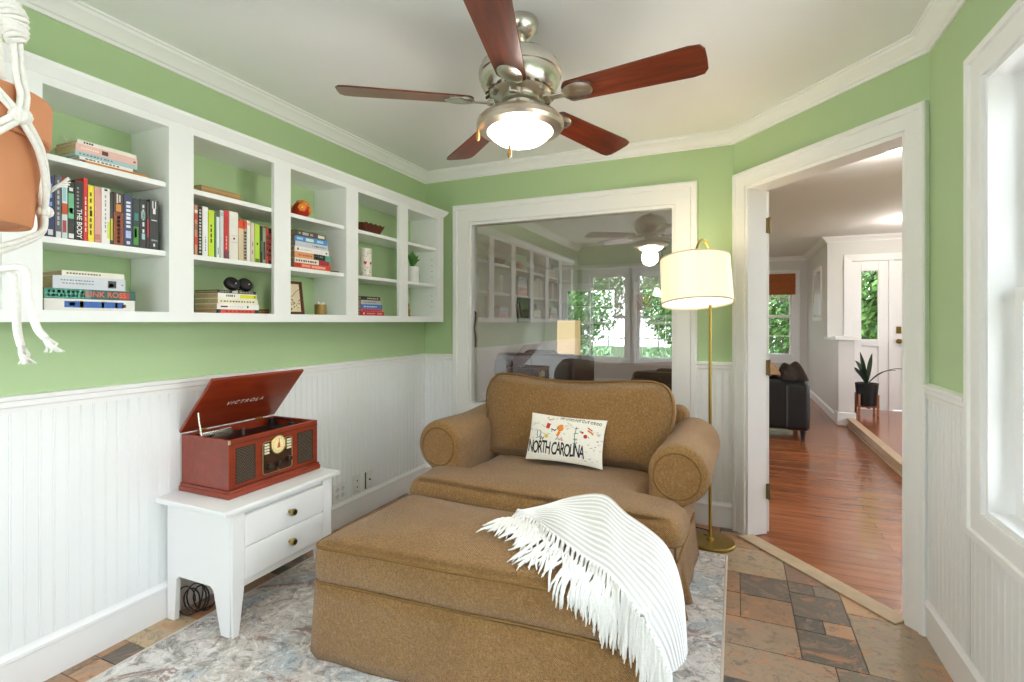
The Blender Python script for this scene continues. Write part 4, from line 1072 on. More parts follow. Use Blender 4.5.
m.build('seat_welt', M_pipe, ch, smooth=180)
# rolled arms
def arm(sg):
    cx, cz, r = .616, .582, .130
    prof = [(.485, .15), (.485, .30), (.487, .44), (.490, .52)]
    for i in range(25):
        a = R(196-i*11.0); prof.append((cx+r*math.cos(a), cz+r*math.sin(a)*1.02))
    prof += [(.628, .435), (.614, .40), (.612, .30), (.612, .15)]
    pr = ccw(prof); pr = resample(pr, .022)
    C = (cx-.02, cz-.02)
    rings = []
    def ring(y, k, dx=0, dz=0, pin=0):
        return [(sg*((p[0]-C[0])*k+C[0]+dx), y, (p[1]-C[1])*(k if p[1] > C[1]-.1 else max(k, .98))+C[1]+dz) for p in pr]
    for (y, k) in ((.222, .05), (.220, .5), (.221, .80), (.226, .93), (.238, .985), (.258, 1.0)): rings.append(ring(y, k))
    for j in range(1, 9):
        y = .258+j*.073; rings.append(ring(y, 1.0+.012*math.sin(j*1.1), .0, -.010*math.sin(j/8*math.pi)+.012*j/8))
    m = MB(); m.loft(rings); return m, C, r, cx, cz
for sg in (-1, 1):
    m, C, r, cx, cz = arm(sg); ar = m.build('arm', M_fab, ch, smooth=180)
    m = MB(); pts = []
    for i in range(40):
        a = 2*math.pi*i/40; pts.append((sg*(cx-.004+.098*math.cos(a)), .2195+.002*math.sin(3*a), cz-.004+.100*math.sin(a)))
    m.tube(pts, .0045, 6, closed=True); m.build('scroll_welt', M_pipe, ar, smooth=180)
    m = MB(); m.rbox(*sorted((sg*.50, sg*.613)), .228, .40, .14, .44, .02, 3, 3); m.build('arm_front', M_fab, ar, smooth=60)
# back frame and back cushion
Tb = TR(0, .70, .36) @ RX(-10)
m = MB(); m.rbox(-.59, .588, .04, .17, -.1, .45, .05, 4, 8); m.build('back_frame', M_fab, ch, smooth=60, T=Tb)
BO = resample(ccw(round_poly([(-.50, -.03), (.50, -.03), (.53, .20), (.545, .31), (.50, .425), (.36, .432), (.10, .408), (-.15, .408), (-.37, .436), (-.50, .432), (-.550, .33), (-.53, .20)], [.05, .05, .1, .07, .09, .1, .2, .2, .1, .09, .07, .1], 5)), .02)
tk = .105
prof = [(0, 0, tk+.045), (.3, 0, tk+.042), (.55, 0, tk+.03), (.75, 0, tk+.012), (.9, 0, tk-.012), (1, .03, tk-.032), (1, .010, tk-.045), (1, 0, tk-.062), (1, -.004, tk-.09), (1, 0, -tk+.06), (1, .02, -tk+.03), (.8, 0, -tk), (0, 0, -tk)]
Tc = Tb @ TR(0, -.085, .125) @ Matrix(((1, 0, 0, 0), (0, 0, -1, 0), (0, 1, 0, 0), (0, 0, 0, 1)))
m = MB(); m.star(BO, (0, .22), prof, dz=lambda x, y, s: .007*math.sin(6*x+1)*math.sin(8*y)+.004*math.sin(15*x-5*y)); m.build('back_cushion', M_fab, ch, smooth=180, T=Tc)
m = MB(); m.tube([(p[0], p[1], tk-.050) for p in BO[::2]], .006, 6, closed=True); m.build('back_welt', M_pipe, ch, smooth=180, T=Tc)
for x in (-.55, .55):
    for y in (.08, .82):
        m = MB(); m.cyl((x, y, 0), (x, y, .15), .022, .028, 12); m.build('leg', M_oak, ch)

# ------------------------------------------------------------------ ottoman
OT = Vector((-.835, 1.76, RZT))
ot = thing('ottoman', 'large brown chenille ottoman in front of the armchair', 'ottoman', OT)
corn = [(-1.468, 1.458), (-.222, 1.535), (-.236, 2.02), (-1.45, 2.06)]
OO = resample(ccw(round_poly([(x-OT.x, y-OT.y) for x, y in corn], .06, 6)), .018)
def otop(s): return .415+.042*(1-s**2.2)
prof = [(0, 0, otop(0)), (.25, 0, otop(.25)), (.5, 0, otop(.5)), (.7, 0, otop(.7)), (.85, 0, otop(.85)), (.95, 0, otop(.95)), (1, .018, .412), (1, .006, .405), (1, 0, .392), (1, -.006, .35), (1, -.006, .31), (1, 0, .278), (1, .01, .268), (.5, 0, .268), (0, 0, .268)]
m = MB(); m.star(OO, (0, 0), prof, dz=lambda x, y, s: .5*wob(x, y, s)); m.build('top_cushion', M_fab, ot, smooth=180)
m = MB()
for zz in (.400, .270): m.tube([(p[0], p[1], zz+.5*wob(p[0], p[1], 1)+.0) for p in OO[::2]], .0055, 6, closed=True)
m.build('welt', M_pipe, ot, smooth=180)
m = MB(); m.star(OO, (0, 0), [(0, 0, .262), (1, .02, .262), (1, .02, .12), (0, 0, .12)]); m.build('base', M_fab, ot, smooth=40)
m = skirt(OO, .003, .266, .022, .016, [(x-OT.x, y-OT.y) for x, y in corn], 3); o = m.build('skirt', M_fab, ot, smooth=180, fixn=False)
s_ = o.modifiers.new('thickness', 'SOLIDIFY'); s_.thickness = .006; s_.offset = -1
for x, y in corn:
    m = MB(); lx, ly = (x-OT.x)*.9, (y-OT.y)*.84; m.cyl((lx, ly, 0), (lx, ly, .13), .02, .026, 12); m.build('leg', M_oak, ot)
def star_s(x, y):
    """how far out (0..1) a point lies on the ottoman top"""
    x -= OT.x; y -= OT.y; a = math.atan2(y, x); L = math.hypot(x, y); n = len(OO)
    for i in range(n):
        p, q = OO[i], OO[(i+1) % n]; ap, aq = math.atan2(p[1], p[0]), math.atan2(q[1], q[0])
        if aq < ap: aq += 2*math.pi
        aa = a if a >= ap-1e-9 else a+2*math.pi
        if ap-1e-9 <= aa <= aq+1e-9:
            d = (q[0]-p[0])*(-math.sin(a))+(q[1]-p[1])*math.cos(a)
            k = (p[0]*(-math.sin(a))+p[1]*math.cos(a))/(-d) if abs(d) > 1e-9 else 0
            X, Y = p[0]+(q[0]-p[0])*k, p[1]+(q[1]-p[1])*k
            return L/max(1e-6, math.hypot(X, Y))
    return 1.0
def o_z(x, y):
    s = star_s(x, y)
    return OT.z+(otop(min(s, 1)) if s <= .97 else otop(.97)-.02*max(0, min(1, (s-.97)/.03)))+.003

# ------------------------------------------------------------------ throw blanket
FR = [(-.814, 1.880, .474), (-.711, 1.843, .480), (-.600, 1.735, .486), (-.457, 1.630, .474), (-.362, 1.570, .468), (-.278, 1.500, .432), (-.198, 1.462, .350), (-.165, 1.455, .285)]
BK = [(-.800, 1.925, .478), (-.735, 1.975, .488), (-.62, 2.055, .520), (-.49, 2.050, .545), (-.385, 1.960, .520), (-.228, 1.840, .478), (-.160, 1.705, .405), (-.142, 1.605, .300)]
NU, NV = 110, 96
Fc = cat_rom(FR, 16); Bc = cat_rom(BK, 16); NU = len(Fc)-1
vs, uvs = [], []
for i in range(NU+1):
    for j in range(NV+1):
        v = j/NV; p = Fc[i].lerp(Bc[i], v); u = i/NU
        lift = .010*math.sin(math.pi*v)*(1+math.sin(u*9+v*2))*.5+.006*math.sin(u*23+v*5)*math.sin(math.pi*v)
        z = p.z+lift
        if u < .78: z = max(z, o_z(p.x, p.y)+.006)
        bul = math.sin(math.pi*v)*max(0, min(1, (u-.6)/.2)); p = p+Vector((.022, -.022, .012))*bul; z += .012*bul
        rib = .0034*math.sin(2*math.pi*14*v)
        out = Vector((0, 0, 1)) if u < .7 else Vector((.6, -.3, .7)).normalized()
        q = Vector((p.x, p.y, z))+out*(rib+.004)
        vs.append(q); uvs.append((u, v))
fs = [(i*(NV+1)+j, (i+1)*(NV+1)+j, (i+1)*(NV+1)+j+1, i*(NV+1)+j+1) for i in range(NU) for j in range(NV)]
tb = thing('throw_blanket', 'white ribbed knit throw with fringe draped over the ottoman corner', 'blanket', (-.45, 1.8, .47))
m = MB(); m.add(vs, fs); o = m.build('knit', M_throw, tb, smooth=180, fixn=False, T=TR(.45, -1.8, -.47))
uv = o.data.uv_layers.new(name='UVMap')
for l in o.data.loops: uv.data[l.index].uv = uvs[l.vertex_index]
s_ = o.modifiers.new('thickness', 'SOLIDIFY'); s_.thickness = .010; s_.offset = -1
rr = random.Random(21)
def yfront(x): return 1.462+(x+1.44)*(1.535-1.462)/1.218
NTS = 46
for k in range(NTS):
    u = (k+.5)/NTS; i = u*NU; i0 = int(i); p = Fc[i0].lerp(Fc[min(i0+1, NU)], i-i0)
    q = Bc[i0]; dv = (p-q); dv.z = 0; dv.normalize()
    base_d = (dv*.45+Vector((-.12, -.85, 0))).normalized()
    L = rr.uniform(.13, .185)*(1.15 if u < .3 else 1); m = MB()
    for st in range(6):
        d = (base_d+Vector((rr.uniform(-.25, .25), rr.uniform(-.15, .15), 0))).normalized()
        x, y, z = p.x+rr.uniform(-.004, .004), p.y+rr.uniform(-.004, .004), p.z+.004; pts = [(x, y, z)]; n = 9; ds = L*rr.uniform(.85, 1.1)/n
        for s in range(n):
            if y > yfront(x)+.004 and x < -.232 and z > .40:
                x += d.x*ds; y += d.y*ds; z = o_z(x, y)+.006+.007*math.sin(math.pi*s/n)+rr.uniform(0, .004)
                d = (d+Vector((rr.uniform(-.22, .22), rr.uniform(-.15, .15), 0))).normalized()
            else:
                z -= ds*.96; y = min(y+rr.uniform(-.004, .002), yfront(min(x, -.23))-.014-.02*(.42-min(z, .42))); x += d.x*ds*.15+rr.uniform(-.003, .003)
            pts.append((x, y, z))
        m.tube(pts, [.0034]*2+[.0048]*(n-3)+[.0038, .0016], 6)
    m.lathe([(0, -.007), (.006, -.004), (.007, 0), (.006, .004), (0, .007)], 8, T=TR(p.x, p.y, p.z+.003))
    m.build('tassel', M_yarn, tb, smooth=180, T=TR(.45, -1.8, -.47))

# ------------------------------------------------------------------ lumbar pillow with print
pl = thing('lumbar_pillow', 'white lumbar pillow printed with NORTH CAROLINA and small doodles', 'pillow', (-.806, 2.508, .510), R(6))
HW, HH = .203, .124
PO = []
for (ax, ay, bx, by) in ((-HW, -HH, HW, -HH), (HW, -HH, HW, HH), (HW, HH, -HW, HH), (-HW, HH, -HW, -HH)):
    for i in range(16):
        t_ = i/16; x, y = ax+(bx-ax)*t_, ay+(by-ay)*t_; k = 4*t_*(1-t_)
        nx, ny = (by-ay), -(bx-ax); L_ = math.hypot(nx, ny); x -= nx/L_*.010*k; y -= ny/L_*.010*k
        PO.append((x, y))
def ph(x, y):
    a, b = min(1, abs(x)/HW), min(1, abs(y)/HH); return .048*((1-a**2.6)*(1-b**2.6))**.55
prof = [(sc_i, 0, 1) for sc_i in (0, .2, .4, .6, .75, .87, .94, .98, 1.0)]+[(sc_i, 0, -1) for sc_i in (.98, .94, .87, .75, .6, .4, .2, 0)]
m = MB(); m.star(PO, (0, 0), prof)
for v in m.v: v.z = (1 if v.z > 0 else -1)*ph(v.x, v.y)
Tp = TR(0, .045, .125) @ RX(-22) @ RY(3) @ Matrix(((1, 0, 0, 0), (0, 0, -1, 0), (0, 1, 0, 0), (0, 0, 0, 1)))
m.build('cushion', M_pillow, pl, smooth=180, T=Tp)
cols = ['#24242A', '#C23A34', '#E8862A', '#8A97A8', '#D9C24A', '#5E7A6A', '#C98E86']
mp = MB(); rr = random.Random(31)
def onp(x, y, e=.0012): return (x, y, ph(x, y)+e)
def sub_add(v, f, mi):
    # split long triangles so print follows the cushion
    bm = bmesh.new(); bv = [bm.verts.new(p) for p in v]
    for q in f:
        try: bm.faces.new([bv[i] for i in q])
        except ValueError: pass
    bmesh.ops.triangulate(bm, faces=bm.faces[:])
    bmesh.ops.subdivide_edges(bm, edges=bm.edges[:], cuts=1, use_grid_fill=True)
    bm.verts.index_update()
    mp.add([onp(p.co.x, p.co.y) for p in bm.verts], [[q.index for q in t_.verts] for t_ in bm.faces], mi); bm.free()
v, f = text_polys('NORTH CAROLINA', .050, 0, .80)
sub_add([(x*.80-.042, y*1.75-.058+.010*math.sin(x*60)*.3, 0) for x, y, z in v], f, 0)
def stroke(pts, mi, w=.0016):
    mp.tube([onp(x, y, .0004) for x, y in pts], w, 5, mi)
def disc(x, y, r, mi, n=14, ky=1):
    mp.add([onp(x+r*math.cos(2*math.pi*i/n), y+r*ky*math.sin(2*math.pi*i/n)) for i in range(n)], [tuple(range(n))], mi)
def quad(x, y, a, b, mi, an=0):
    c, s_ = math.cos(an), math.sin(an)
    mp.add([onp(x+c*p-s_*q, y+s_*p+c*q) for p, q in ((-a, -b), (a, -b), (a, b), (-a, b))], [(0, 1, 2, 3)], mi)
# strip of handwriting along the top
x = -.035
while x < .18:
    k = rr.randint(0, 3); h = rr.uniform(.010, .016); y = .096-.008*(x/.2)
    if k == 0: stroke([(x, y), (x, y+h), (x+.007, y), (x+.008, y+h)], 0)
    elif k == 1: stroke([(x+.006*math.cos(a)+.004, y+h/2+h/2*math.sin(a)) for a in [i*.7 for i in range(9)]], 0)
    elif k == 2: stroke([(x+.008, y+h), (x, y+h), (x, y+h/2), (x+.007, y+h/2), (x, y+h/2), (x, y), (x+.008, y)], 0)
    else: stroke([(x, y), (x, y+h)], 0); stroke([(x-.003, y+h), (x+.007, y+h)], 0)
    x += .0145
quad(-.094, .056, .010, .014, 1, -.2); disc(-.028, .050, .017, 2); quad(-.035, .020, .007, .014, 2, -.4); stroke([(-.075, .042), (-.055, .034), (-.05, .042)], 0, .003)
stroke([(-.150, .03), (-.148, -.0), (-.135, -.01), (-.128, .02), (-.14, .03)], 3, .0028); stroke([(-.128, -.02), (-.126, .0), (-.116, -.018), (-.112, -.004)], 0, .003)
disc(-.098, .002, .010, 4); disc(.105, .022, .010, 1); disc(.088, .040, .006, 1); disc(.118, .052, .006, 2); quad(.13, .045, .016, .004, 2, -.6); quad(.124, .062, .014, .003, 1, -.5)
stroke([(.055, .065), (.05, .02), (.056, -.03)], 5, .0022); [stroke([(.045, y), (.066, y+.004)], 5, .0018) for y in (.055, .03, .0, -.02)]
stroke([(-.045, -.012), (-.035, .004), (-.03, -.012)], 3, .0024); stroke([(-.025, -.012), (-.016, .004), (-.01, -.012)], 6, .0024)
for k in range(46):
    x, y = rr.uniform(-.185, .185), rr.uniform(-.02, .10)
    if -.05 < x < .2 and y > .075: continue
    n = rr.randint(2, 4); pts = [(x, y)]
    for _ in range(n): pts.append((pts[-1][0]+rr.uniform(-.011, .011), pts[-1][1]+rr.uniform(-.007, .007)))
    stroke(pts, rr.choice((0, 3, 3, 5, 6, 1)), rr.uniform(.0008, .0014))
for k in range(16):
    x, y = rr.uniform(.09, .18), rr.uniform(-.10, -.0)
    stroke([(x, y), (x+rr.uniform(.006, .016), y+rr.uniform(-.003, .003))], rr.choice((0, 3, 6)), .001)
mp.build('print', [plain(c, .8) for c in cols], pl, T=Tp, fixn=False)

# ------------------------------------------------------------------ dresser, record player
dr = thing('nightstand', 'low white two-drawer nightstand against the beadboard wall', 'nightstand', (-2.0, 1.66, 0))
Td = TR(2.0, -1.66, 0)
def part(m, n, mat, p, **k): return m.build(n, mat, p, T=Td, **k)
x0, x1, y0, y1 = -2.197, -1.815, 1.39, 1.925
m = MB(); m.rbox(-2.205, -1.785, 1.345, 1.965, .500, .521, .004, 2, 2); part(m, 'top', M_white, dr, smooth=40)
# sides carry the legs: outline with cut-out
for (ya, yb) in ((y0, y0+.022), (y1-.022, y1)):
    out = [(x0, 0), (x0+.045, 0), (x0+.058, .175), (x0+.075, .19), (x1-.115, .19), (x1-.098, .175), (x1-.055, .0078), (x1-.006, .0078), (x1, .19), (x1, .50), (x0, .50)]
    m = MB(); m.prism(out, ya, yb, T=Matrix(((1, 0, 0, 0), (0, 0, 1, 0), (0, 1, 0, 0), (0, 0, 0, 1)))); part(m, 'side_panel', M_white, dr, bevel=.002)
for (ya, yb, sg) in ((y0, y0+.055, 1), (y1-.055, y1, -1)):
    m = MB(); q = [(0, 0)]
    fo = [(ya, .19), (yb, .19), (yb, .50), (ya, .50)] ; 
    if sg > 0: fo = [(ya+.004, .0078), (ya+.030, .0078), (ya+.055, .20), (ya+.055, .5), (ya, .5), (ya, .2)]
    else: fo = [(yb-.030, .0078), (yb-.004, .0078), (yb, .2), (yb, .5), (yb-.055, .5), (yb-.055, .2)]
    m.prism(fo, x1+.0005, x1+.012, T=Matrix(((0, 0, 1, 0), (1, 0, 0, 0), (0, 1, 0, 0), (0, 0, 0, 1)))); part(m, 'front_leg', M_white, dr, bevel=.002)
m = MB(); m.box(x0, x1-.03, y0+.02, y1-.02, .19, .50); m.box(x1-.03, x1-.002, y0+.05, y1-.05, .185, .215); m.box(x1-.03, x1-.002, y0+.05, y1-.05, .478, .50); part(m, 'carcass', M_white, dr)
for (za, zb) in ((.218, .345), (.349, .474)):
    m = MB(); m.rbox(x1-.028, x1+.016, y0+.057, y1-.057, za, zb, .003, 2, 1); d_ = part(m, 'drawer', M_white, dr, smooth=40)
    m = MB(); m.lathe([(0, 0), (.008, 0), (.007, .012), (.014, .018), (.0165, .026), (.014, .032), (.008, .033), (.006, .030), (0, .030)], 20, T=TR(x1+.015, (y0+y1)/2+.01, (za+zb)/2+.005) @ RY(90)); m.lathe([(0, .031), (.0115, .031), (.0105, .0345), (0, .035)], 16, 1, T=TR(x1+.015, (y0+y1)/2+.01, (za+zb)/2+.005) @ RY(90)); part(m, 'knob', [M_brass, plain('#2A2620', .4)], d_, smooth=40)
rp = thing('record_player', 'open cherry wood record player with radio on the white nightstand', 'record player', (-2.0, 1.70, .5213))
Tq = TR(2.0, -1.70, -.5213)
def rpart(m, n, mat, p, **k): return m.build(n, mat, p, T=Tq, **k)
bx0, bx1, by0, by1, bz = -2.207, -1.893, 1.442, 1.948, .5213
m = MB(); m.rbox(bx0, bx1, by0, by1, bz, bz+.024, .006, 3, 2); m.box(bx0+.005, bx1-.006, by0+.006, by1-.006, bz+.024, bz+.034); rpart(m, 'plinth', M_cab, rp, smooth=40)
cx0, cx1, cy0, cy1, cz0, cz1 = bx0+.006, bx1-.012, by0+.012, by1-.012, bz+.034, .764
m = MB(); th = .013
m.box(cx0, cx1, cy0, cy0+th, cz0, cz1); m.box(cx0, cx1, cy1-th, cy1, cz0, cz1); m.box(cx0, cx0+th, cy0+th, cy1-th, cz0, cz1); m.box(cx1-th, cx1, cy0+th, cy1-th, cz0, cz1); m.box(cx0+th, cx1-th, cy0+th, cy1-th, cz1-.055, cz1-.045)
cb = rpart(m, 'cabinet', M_cab, rp, bevel=.0015)
m = MB(); m.box(cx1, cx1+.002, cy0, cy1, cz1-.022, cz1-.0195); m.box(cx1, cx1+.002, cy0+.012, cy1-.012, cz0+.004, cz0+.006); rpart(m, 'front_groove', plain('#3A0F08', .5), cb)
fc = (cy0+cy1)/2
for (ya, yb) in ((cy0+.030, cy0+.125), (cy1-.125, cy1-.030)):
    m = MB(); m.box(cx1, cx1+.0015, ya, yb, cz0+.020, cz1-.040)
    g_ = rpart(m, 'speaker_grille', plain('#241A14', .8), cb)
    m = MB(); zz = cz0+.026; row = 0
    while zz < cz1-.046:
        yy = ya+.005+(.0035 if row % 2 else 0)
        while yy < yb-.005: m.box(cx1+.0015, cx1+.0022, yy-.0016, yy+.0016, zz-.001, zz+.001); yy += .0075
        zz += .0065; row += 1
    rpart(m, 'grille_weave', plain('#A08C70', .6, .4), g_)
pa, pb = fc-.080, fc+.080
m = MB(); m.prism(resample(ccw(round_poly([(pa, cz0+.022), (pb, cz0+.022), (pb, cz1-.045), (pa, cz1-.045)], .014, 4)), .02), cx1, cx1+.004, T=Matrix(((0, 0, 1, 0), (1, 0, 0, 0), (0, 1, 0, 0), (0, 0, 0, 1)))); rp_ = rpart(m, 'control_panel', plain('#4A3020', .35, .3, .2), cb)
po = round_poly([(pa, cz0+.022), (pb, cz0+.022), (pb, cz1-.045), (pa, cz1-.045)], .014, 4)
m = MB(); m.tube([(cx1+.004, y, z) for y, z in po], .0022, 6, closed=True); rpart(m, 'panel_trim', plain('#CDBB98', .3, .9), rp_)
dz_ = cz1-.068
m = MB(); m.lathe([(0, 0), (.043, 0), (.043, .006), (.039, .008), (.038, .004), (0, .004)], 36, T=TR(cx1+.003, fc, dz_) @ RY(90)); rpart(m, 'dial_ring', M_brass, rp_, smooth=30)
m = MB(); m.lathe([(0, 0), (.0375, 0), (.036, .0012), (0, .0014)], 36, T=TR(cx1+.007, fc, dz_) @ RY(90)); dl = rpart(m, 'dial', M_dial, rp_)
m = MB()
for k in range(24):
    a = 2*math.pi*k/24; m.box(-.0006, .0006, .0, .004 if k % 2 else .007, 0, .0005, 0, T=TR(cx1+.0085, fc, dz_) @ RY(90) @ RZ(math.degrees(a)) @ TR(0, .026, 0))
m.box(-.0012, .0012, -.004, .026, 0, .001, 1, T=TR(cx1+.0085, fc, dz_) @ RY(90) @ RZ(80)); m.add([(cx1+.0095, fc-.009, dz_-.014), (cx1+.0095, fc+.009, dz_-.014), (cx1+.0095, fc+.006, dz_+.010), (cx1+.0095, fc-.003, dz_+.008)], [(0, 1, 2, 3)], 2)
rpart(m, 'dial_marks', [plain('#4A3A22', .6), plain('#C23A1E', .5), plain('#C9562A', .5)], dl, fixn=False)
for sg in (-1, 1):
    for k in range(4):
        m = MB(); zz = cz1-.057-.0125*k; yy = fc+sg*.061; m.rbox(cx1+.003, cx1+.008, yy-.0125, yy+.0125, zz-.0045, zz+.0045, .001, 2, 1); rpart(m, 'push_button', plain('#EFE6C8', .35), rp_)
for k, yy in enumerate((fc-.052, fc-.002, fc+.054)):
    m = MB(); zz = cz0+.055 if k != 2 else cz0+.066; m.lathe([(0, 0), (.012, 0), (.011, .010), (.013, .012), (.012, .02), (.008, .022), (0, .022)], 20, T=TR(cx1+.003, yy, zz) @ RY(90)); rpart(m, 'control_knob', plain('#3B3028', .35, .5), rp_, smooth=40)
m = MB(); m.cyl((cx1+.003, fc, cz0+.030), (cx1+.009, fc, cz0+.030), .004, n=12); rpart(m, 'headphone_socket', M_brass, rp_)
# deck inside
m = MB(); m.box(cx0+th, cx1-th, cy0+th, cy1-th, cz1-.044, cz1-.038); rpart(m, 'deck', M_blackmat, rp)
m = MB(); m.lathe([(0, 0), (.125, 0), (.127, .004), (.125, .012), (.02, .0135), (0, .0135)], 48, T=TR((cx0+cx1)/2-.005, fc-.05, cz1-.037)); pt_ = rpart(m, 'platter', M_black, rp, smooth=30)
m = MB(); m.cyl(((cx0+cx1)/2-.005, fc-.05, cz1-.03), ((cx0+cx1)/2-.005, fc-.05, cz1+.006), .003, n=10); rpart(m, 'spindle', M_nickel, pt_)
m = MB(); m.tube(cat_rom([(cx0+.05, cy1-.055, cz1-.004), (cx0+.10, cy1-.06, cz1+.004), (cx1-.10, cy1-.075, cz1+.002), (cx1-.07, cy1-.09, cz1-.006)], 6), .004, 8); m.cyl((cx0+.05, cy1-.055, cz1-.037), (cx0+.05, cy1-.055, cz1-.0), .016, n=16); m.rbox(cx1-.085, cx1-.055, cy1-.102, cy1-.085, cz1-.016, cz1-.002, .003, 2, 1); rpart(m, 'tonearm', plain('#1A1A1C', .4, .3), rp, smooth=50)
m = MB(); m.rbox(cx0+.02, cx0+.032, cy0+.06, cy0+.22, cz1-.037, cz1-.006, .003, 2, 1); rpart(m, 'chrome_strip', M_nickel, rp, smooth=40)
# lid: hinged at the back, opened 49 degrees
Tl = TR(cx0-.002, 0, cz1+.004) @ RY(-49)
m = MB(); m.rbox(0, .315, cy0-.006, cy1+.006, 0, .014, .003, 2, 2); lid = rpart(MB().add([Tl @ v for v in m.v], m.f), 'lid', M_cab, rp, smooth=30)
v, f = text_polys('VICTROLA', .031, .25, 1.45)
# lettering on the inside of the lid, baseline towards the hinge
m = MB(); m.add([Tl @ Vector((.150+y, fc-.005+x, -.0006)) for x, y, z in v], f); rpart(m, 'lettering', plain('#E6DFD2', .5), lid, fixn=False)
m = MB(); m.tube([(cx0+.10, cy0+.020, cz1-.004), (cx0+.085, cy0+.020, cz1+.05), (cx0+.078, cy0+.020, cz1+.094)], .0035, 8); rpart(m, 'lid_stay', M_nickel, rp, smooth=40)
for yy in (cy0+.09, cy1-.09):
    m = MB(); m.cyl((cx0+.002, yy-.02, cz1+.004), (cx0+.002, yy+.02, cz1+.004), .004, n=10); rpart(m, 'hinge', M_brass, rp)
m = MB(); m.box(cx1-.005, cx1+.0012, cy0-.001, cy0+.007, cz1-.02, cz1-.002); rpart(m, 'catch', plain('#D9C8A0', .3, .8), cb)
# cords
m = MB(); pts = []
for i in range(66):
    a = i*.38; r_ = .058+.008*math.sin(i*.21); pts.append((-2.135+.6*r_*math.cos(a)+.0005*i, 1.425+.0010*i+.35*r_*math.cos(a), .066+r_*math.sin(a)))
m.tube(pts, .0032, 6); m.tube(cat_rom([(-2.17, 1.55, .45), (-2.17, 1.52, .25), (-2.13, 1.5, .08), (-2.10, 1.47, .018), (-2.11, 1.60, .012), (-2.16, 1.8, .012), (-2.19, 2.1, .05)], 8), .0035, 6)
tag(m.build('power_cord', M_black, smooth=180), 'black coiled power cord under the white nightstand', 'cord')

# ------------------------------------------------------------------ wall outlets
def outlet(lb, y, z, w, h, kind):
    t = thing('wall_outlet', lb, 'outlet', (LX+.0101, y, z))
    m = MB(); m.rbox(0, .006, -w/2, w/2, -h/2, h/2, .002, 2, 1); m.build('cover_plate', plain('#E9E9E8', .35), t, smooth=40)
    if kind == 'quad':
        for yy in (-.023, .023):
            for zz in (-.02, .02):
                m = MB(); m.lathe([(0, 0), (.0165, 0), (.0165, .002), (0, .0025)], 20, T=TR(.006, yy, zz) @ RY(90)); r_ = m.build('receptacle', plain('#DCDCDA', .35), t)
                m = MB(); m.box(.0083, .0088, yy-.007, yy-.005, zz-.001, zz+.007); m.box(.0083, .0088, yy+.005, yy+.007, zz-.001, zz+.007); m.cyl((.0083, yy, zz-.008), (.0088, yy, zz-.008), .0022, n=8); m.build('slot', plain('#5A5A5A', .6), r_)
    elif kind == 'duplex':
        for zz in (-.02, .02):
            m = MB(); m.cyl((.006, 0, zz), (.0085, 0, zz), .005, n=12); m.build('jack', plain('#6A6A6A', .5), t)
        m = MB(); m.cyl((.006, 0, -.047), (.0072, 0, -.047), .003, n=8); m.build('screw', plain('#8A8A8A', .4, .5), t)
    else:
        m = MB(); m.lathe([(0, 0), (.007, 0), (.006, .004), (.004, .01), (0, .01)], 12, T=TR(.006, .006, 0) @ RY(90)); m.build('coax_socket', plain('#55524E', .4, .5), t)
        m = MB(); m.box(.004, .0068, -w/2+.001, -w/2+.012, -h/2+.004, h/2-.004); m.build('dark_gap', M_black, t)
outlet('white four-socket outlet plate nearest the nightstand', 2.425, .215, .115, .115, 'quad')
outlet('narrow white plate with two jacks between the other plates', 2.578, .222, .062, .115, 'duplex')
outlet('white coaxial plate with a dark slot, nearest the armchair', 2.690, .219, .078, .115, 'coax')

# ------------------------------------------------------------------ hanging planter
PC = Vector((-1.045, .360, 0)); zb, zt = 1.396, 1.590
pot = thing('terracotta_pot', 'terracotta flowerpot held in a white macrame hanger', 'flowerpot', (PC.x, PC.y, zb))
H = zt-zb
m = MB(); m.lathe([(0, .004), (.068, .004), (.070, 0), (.079, .0), (.081, .004), (.093, H*.62), (.0935, H*.66), (.100, H*.665), (.102, H*.68), (.104, H*.98), (.102, H), (.094, H), (.090, H*.9), (0, H*.88)], 48); m.build('pot_body', M_terra, pot, smooth=30)
m = MB(); m.lathe([(0, H*.86), (.0895, H*.86), (.0895, H*.885), (0, H*.90)], 32); m.build('soil', M_soil, pot)
hg = thing('macrame_hanger', 'white knotted macrame plant hanger with long tails at the left', 'plant hanger', (PC.x, PC.y, 0))
def cyl_pt(ang, r, z): return Vector((r*math.cos(R(ang)), r*math.sin(R(ang)), z))
a0 = 14.0                                 # bearing of the knot that faces the room
rope = []
m = MB()
m.tube([Vector((.0+.018*math.cos(2*math.pi*i/20), .018*math.sin(2*math.pi*i/20), 2.30)) for i in range(20)], .003, 6, closed=True); m.cyl((0, 0, 2.315), (0, 0, ZC), .003, n=8); m.build('hook', M_brass, hg)
def twin(m, pts, off=.0042, r=.0042, turns=0):
    P = cat_rom(pts, 6)
    for s in (-1, 1):
        q = []
        for i, p in enumerate(P):
            tt = (P[min(i+1, len(P)-1)]-P[max(i-1, 0)]).normalized(); sd = tt.cross(Vector((p.x, p.y, 0.001)).normalized())
            sd = sd.normalized() if sd.length > 1e-4 else Vector((1, 0, 0))
            q.append(p+sd*off*s)
        m.tube(q, r, 7)
def knot(m, p, r, seed):
    rr = random.Random(seed)
    for k in range(5):
        a = k*37; pts = [p+Vector((r*math.cos(2*math.pi*i/12)*math.cos(R(a)), r*math.cos(2*math.pi*i/12)*math.sin(R(a)), r*.8*math.sin(2*math.pi*i/12))) for i in range(12)]
        m.tube(pts, .0042, 6, closed=True)
RK, ZK, ZL = .112, 1.545, 1.425
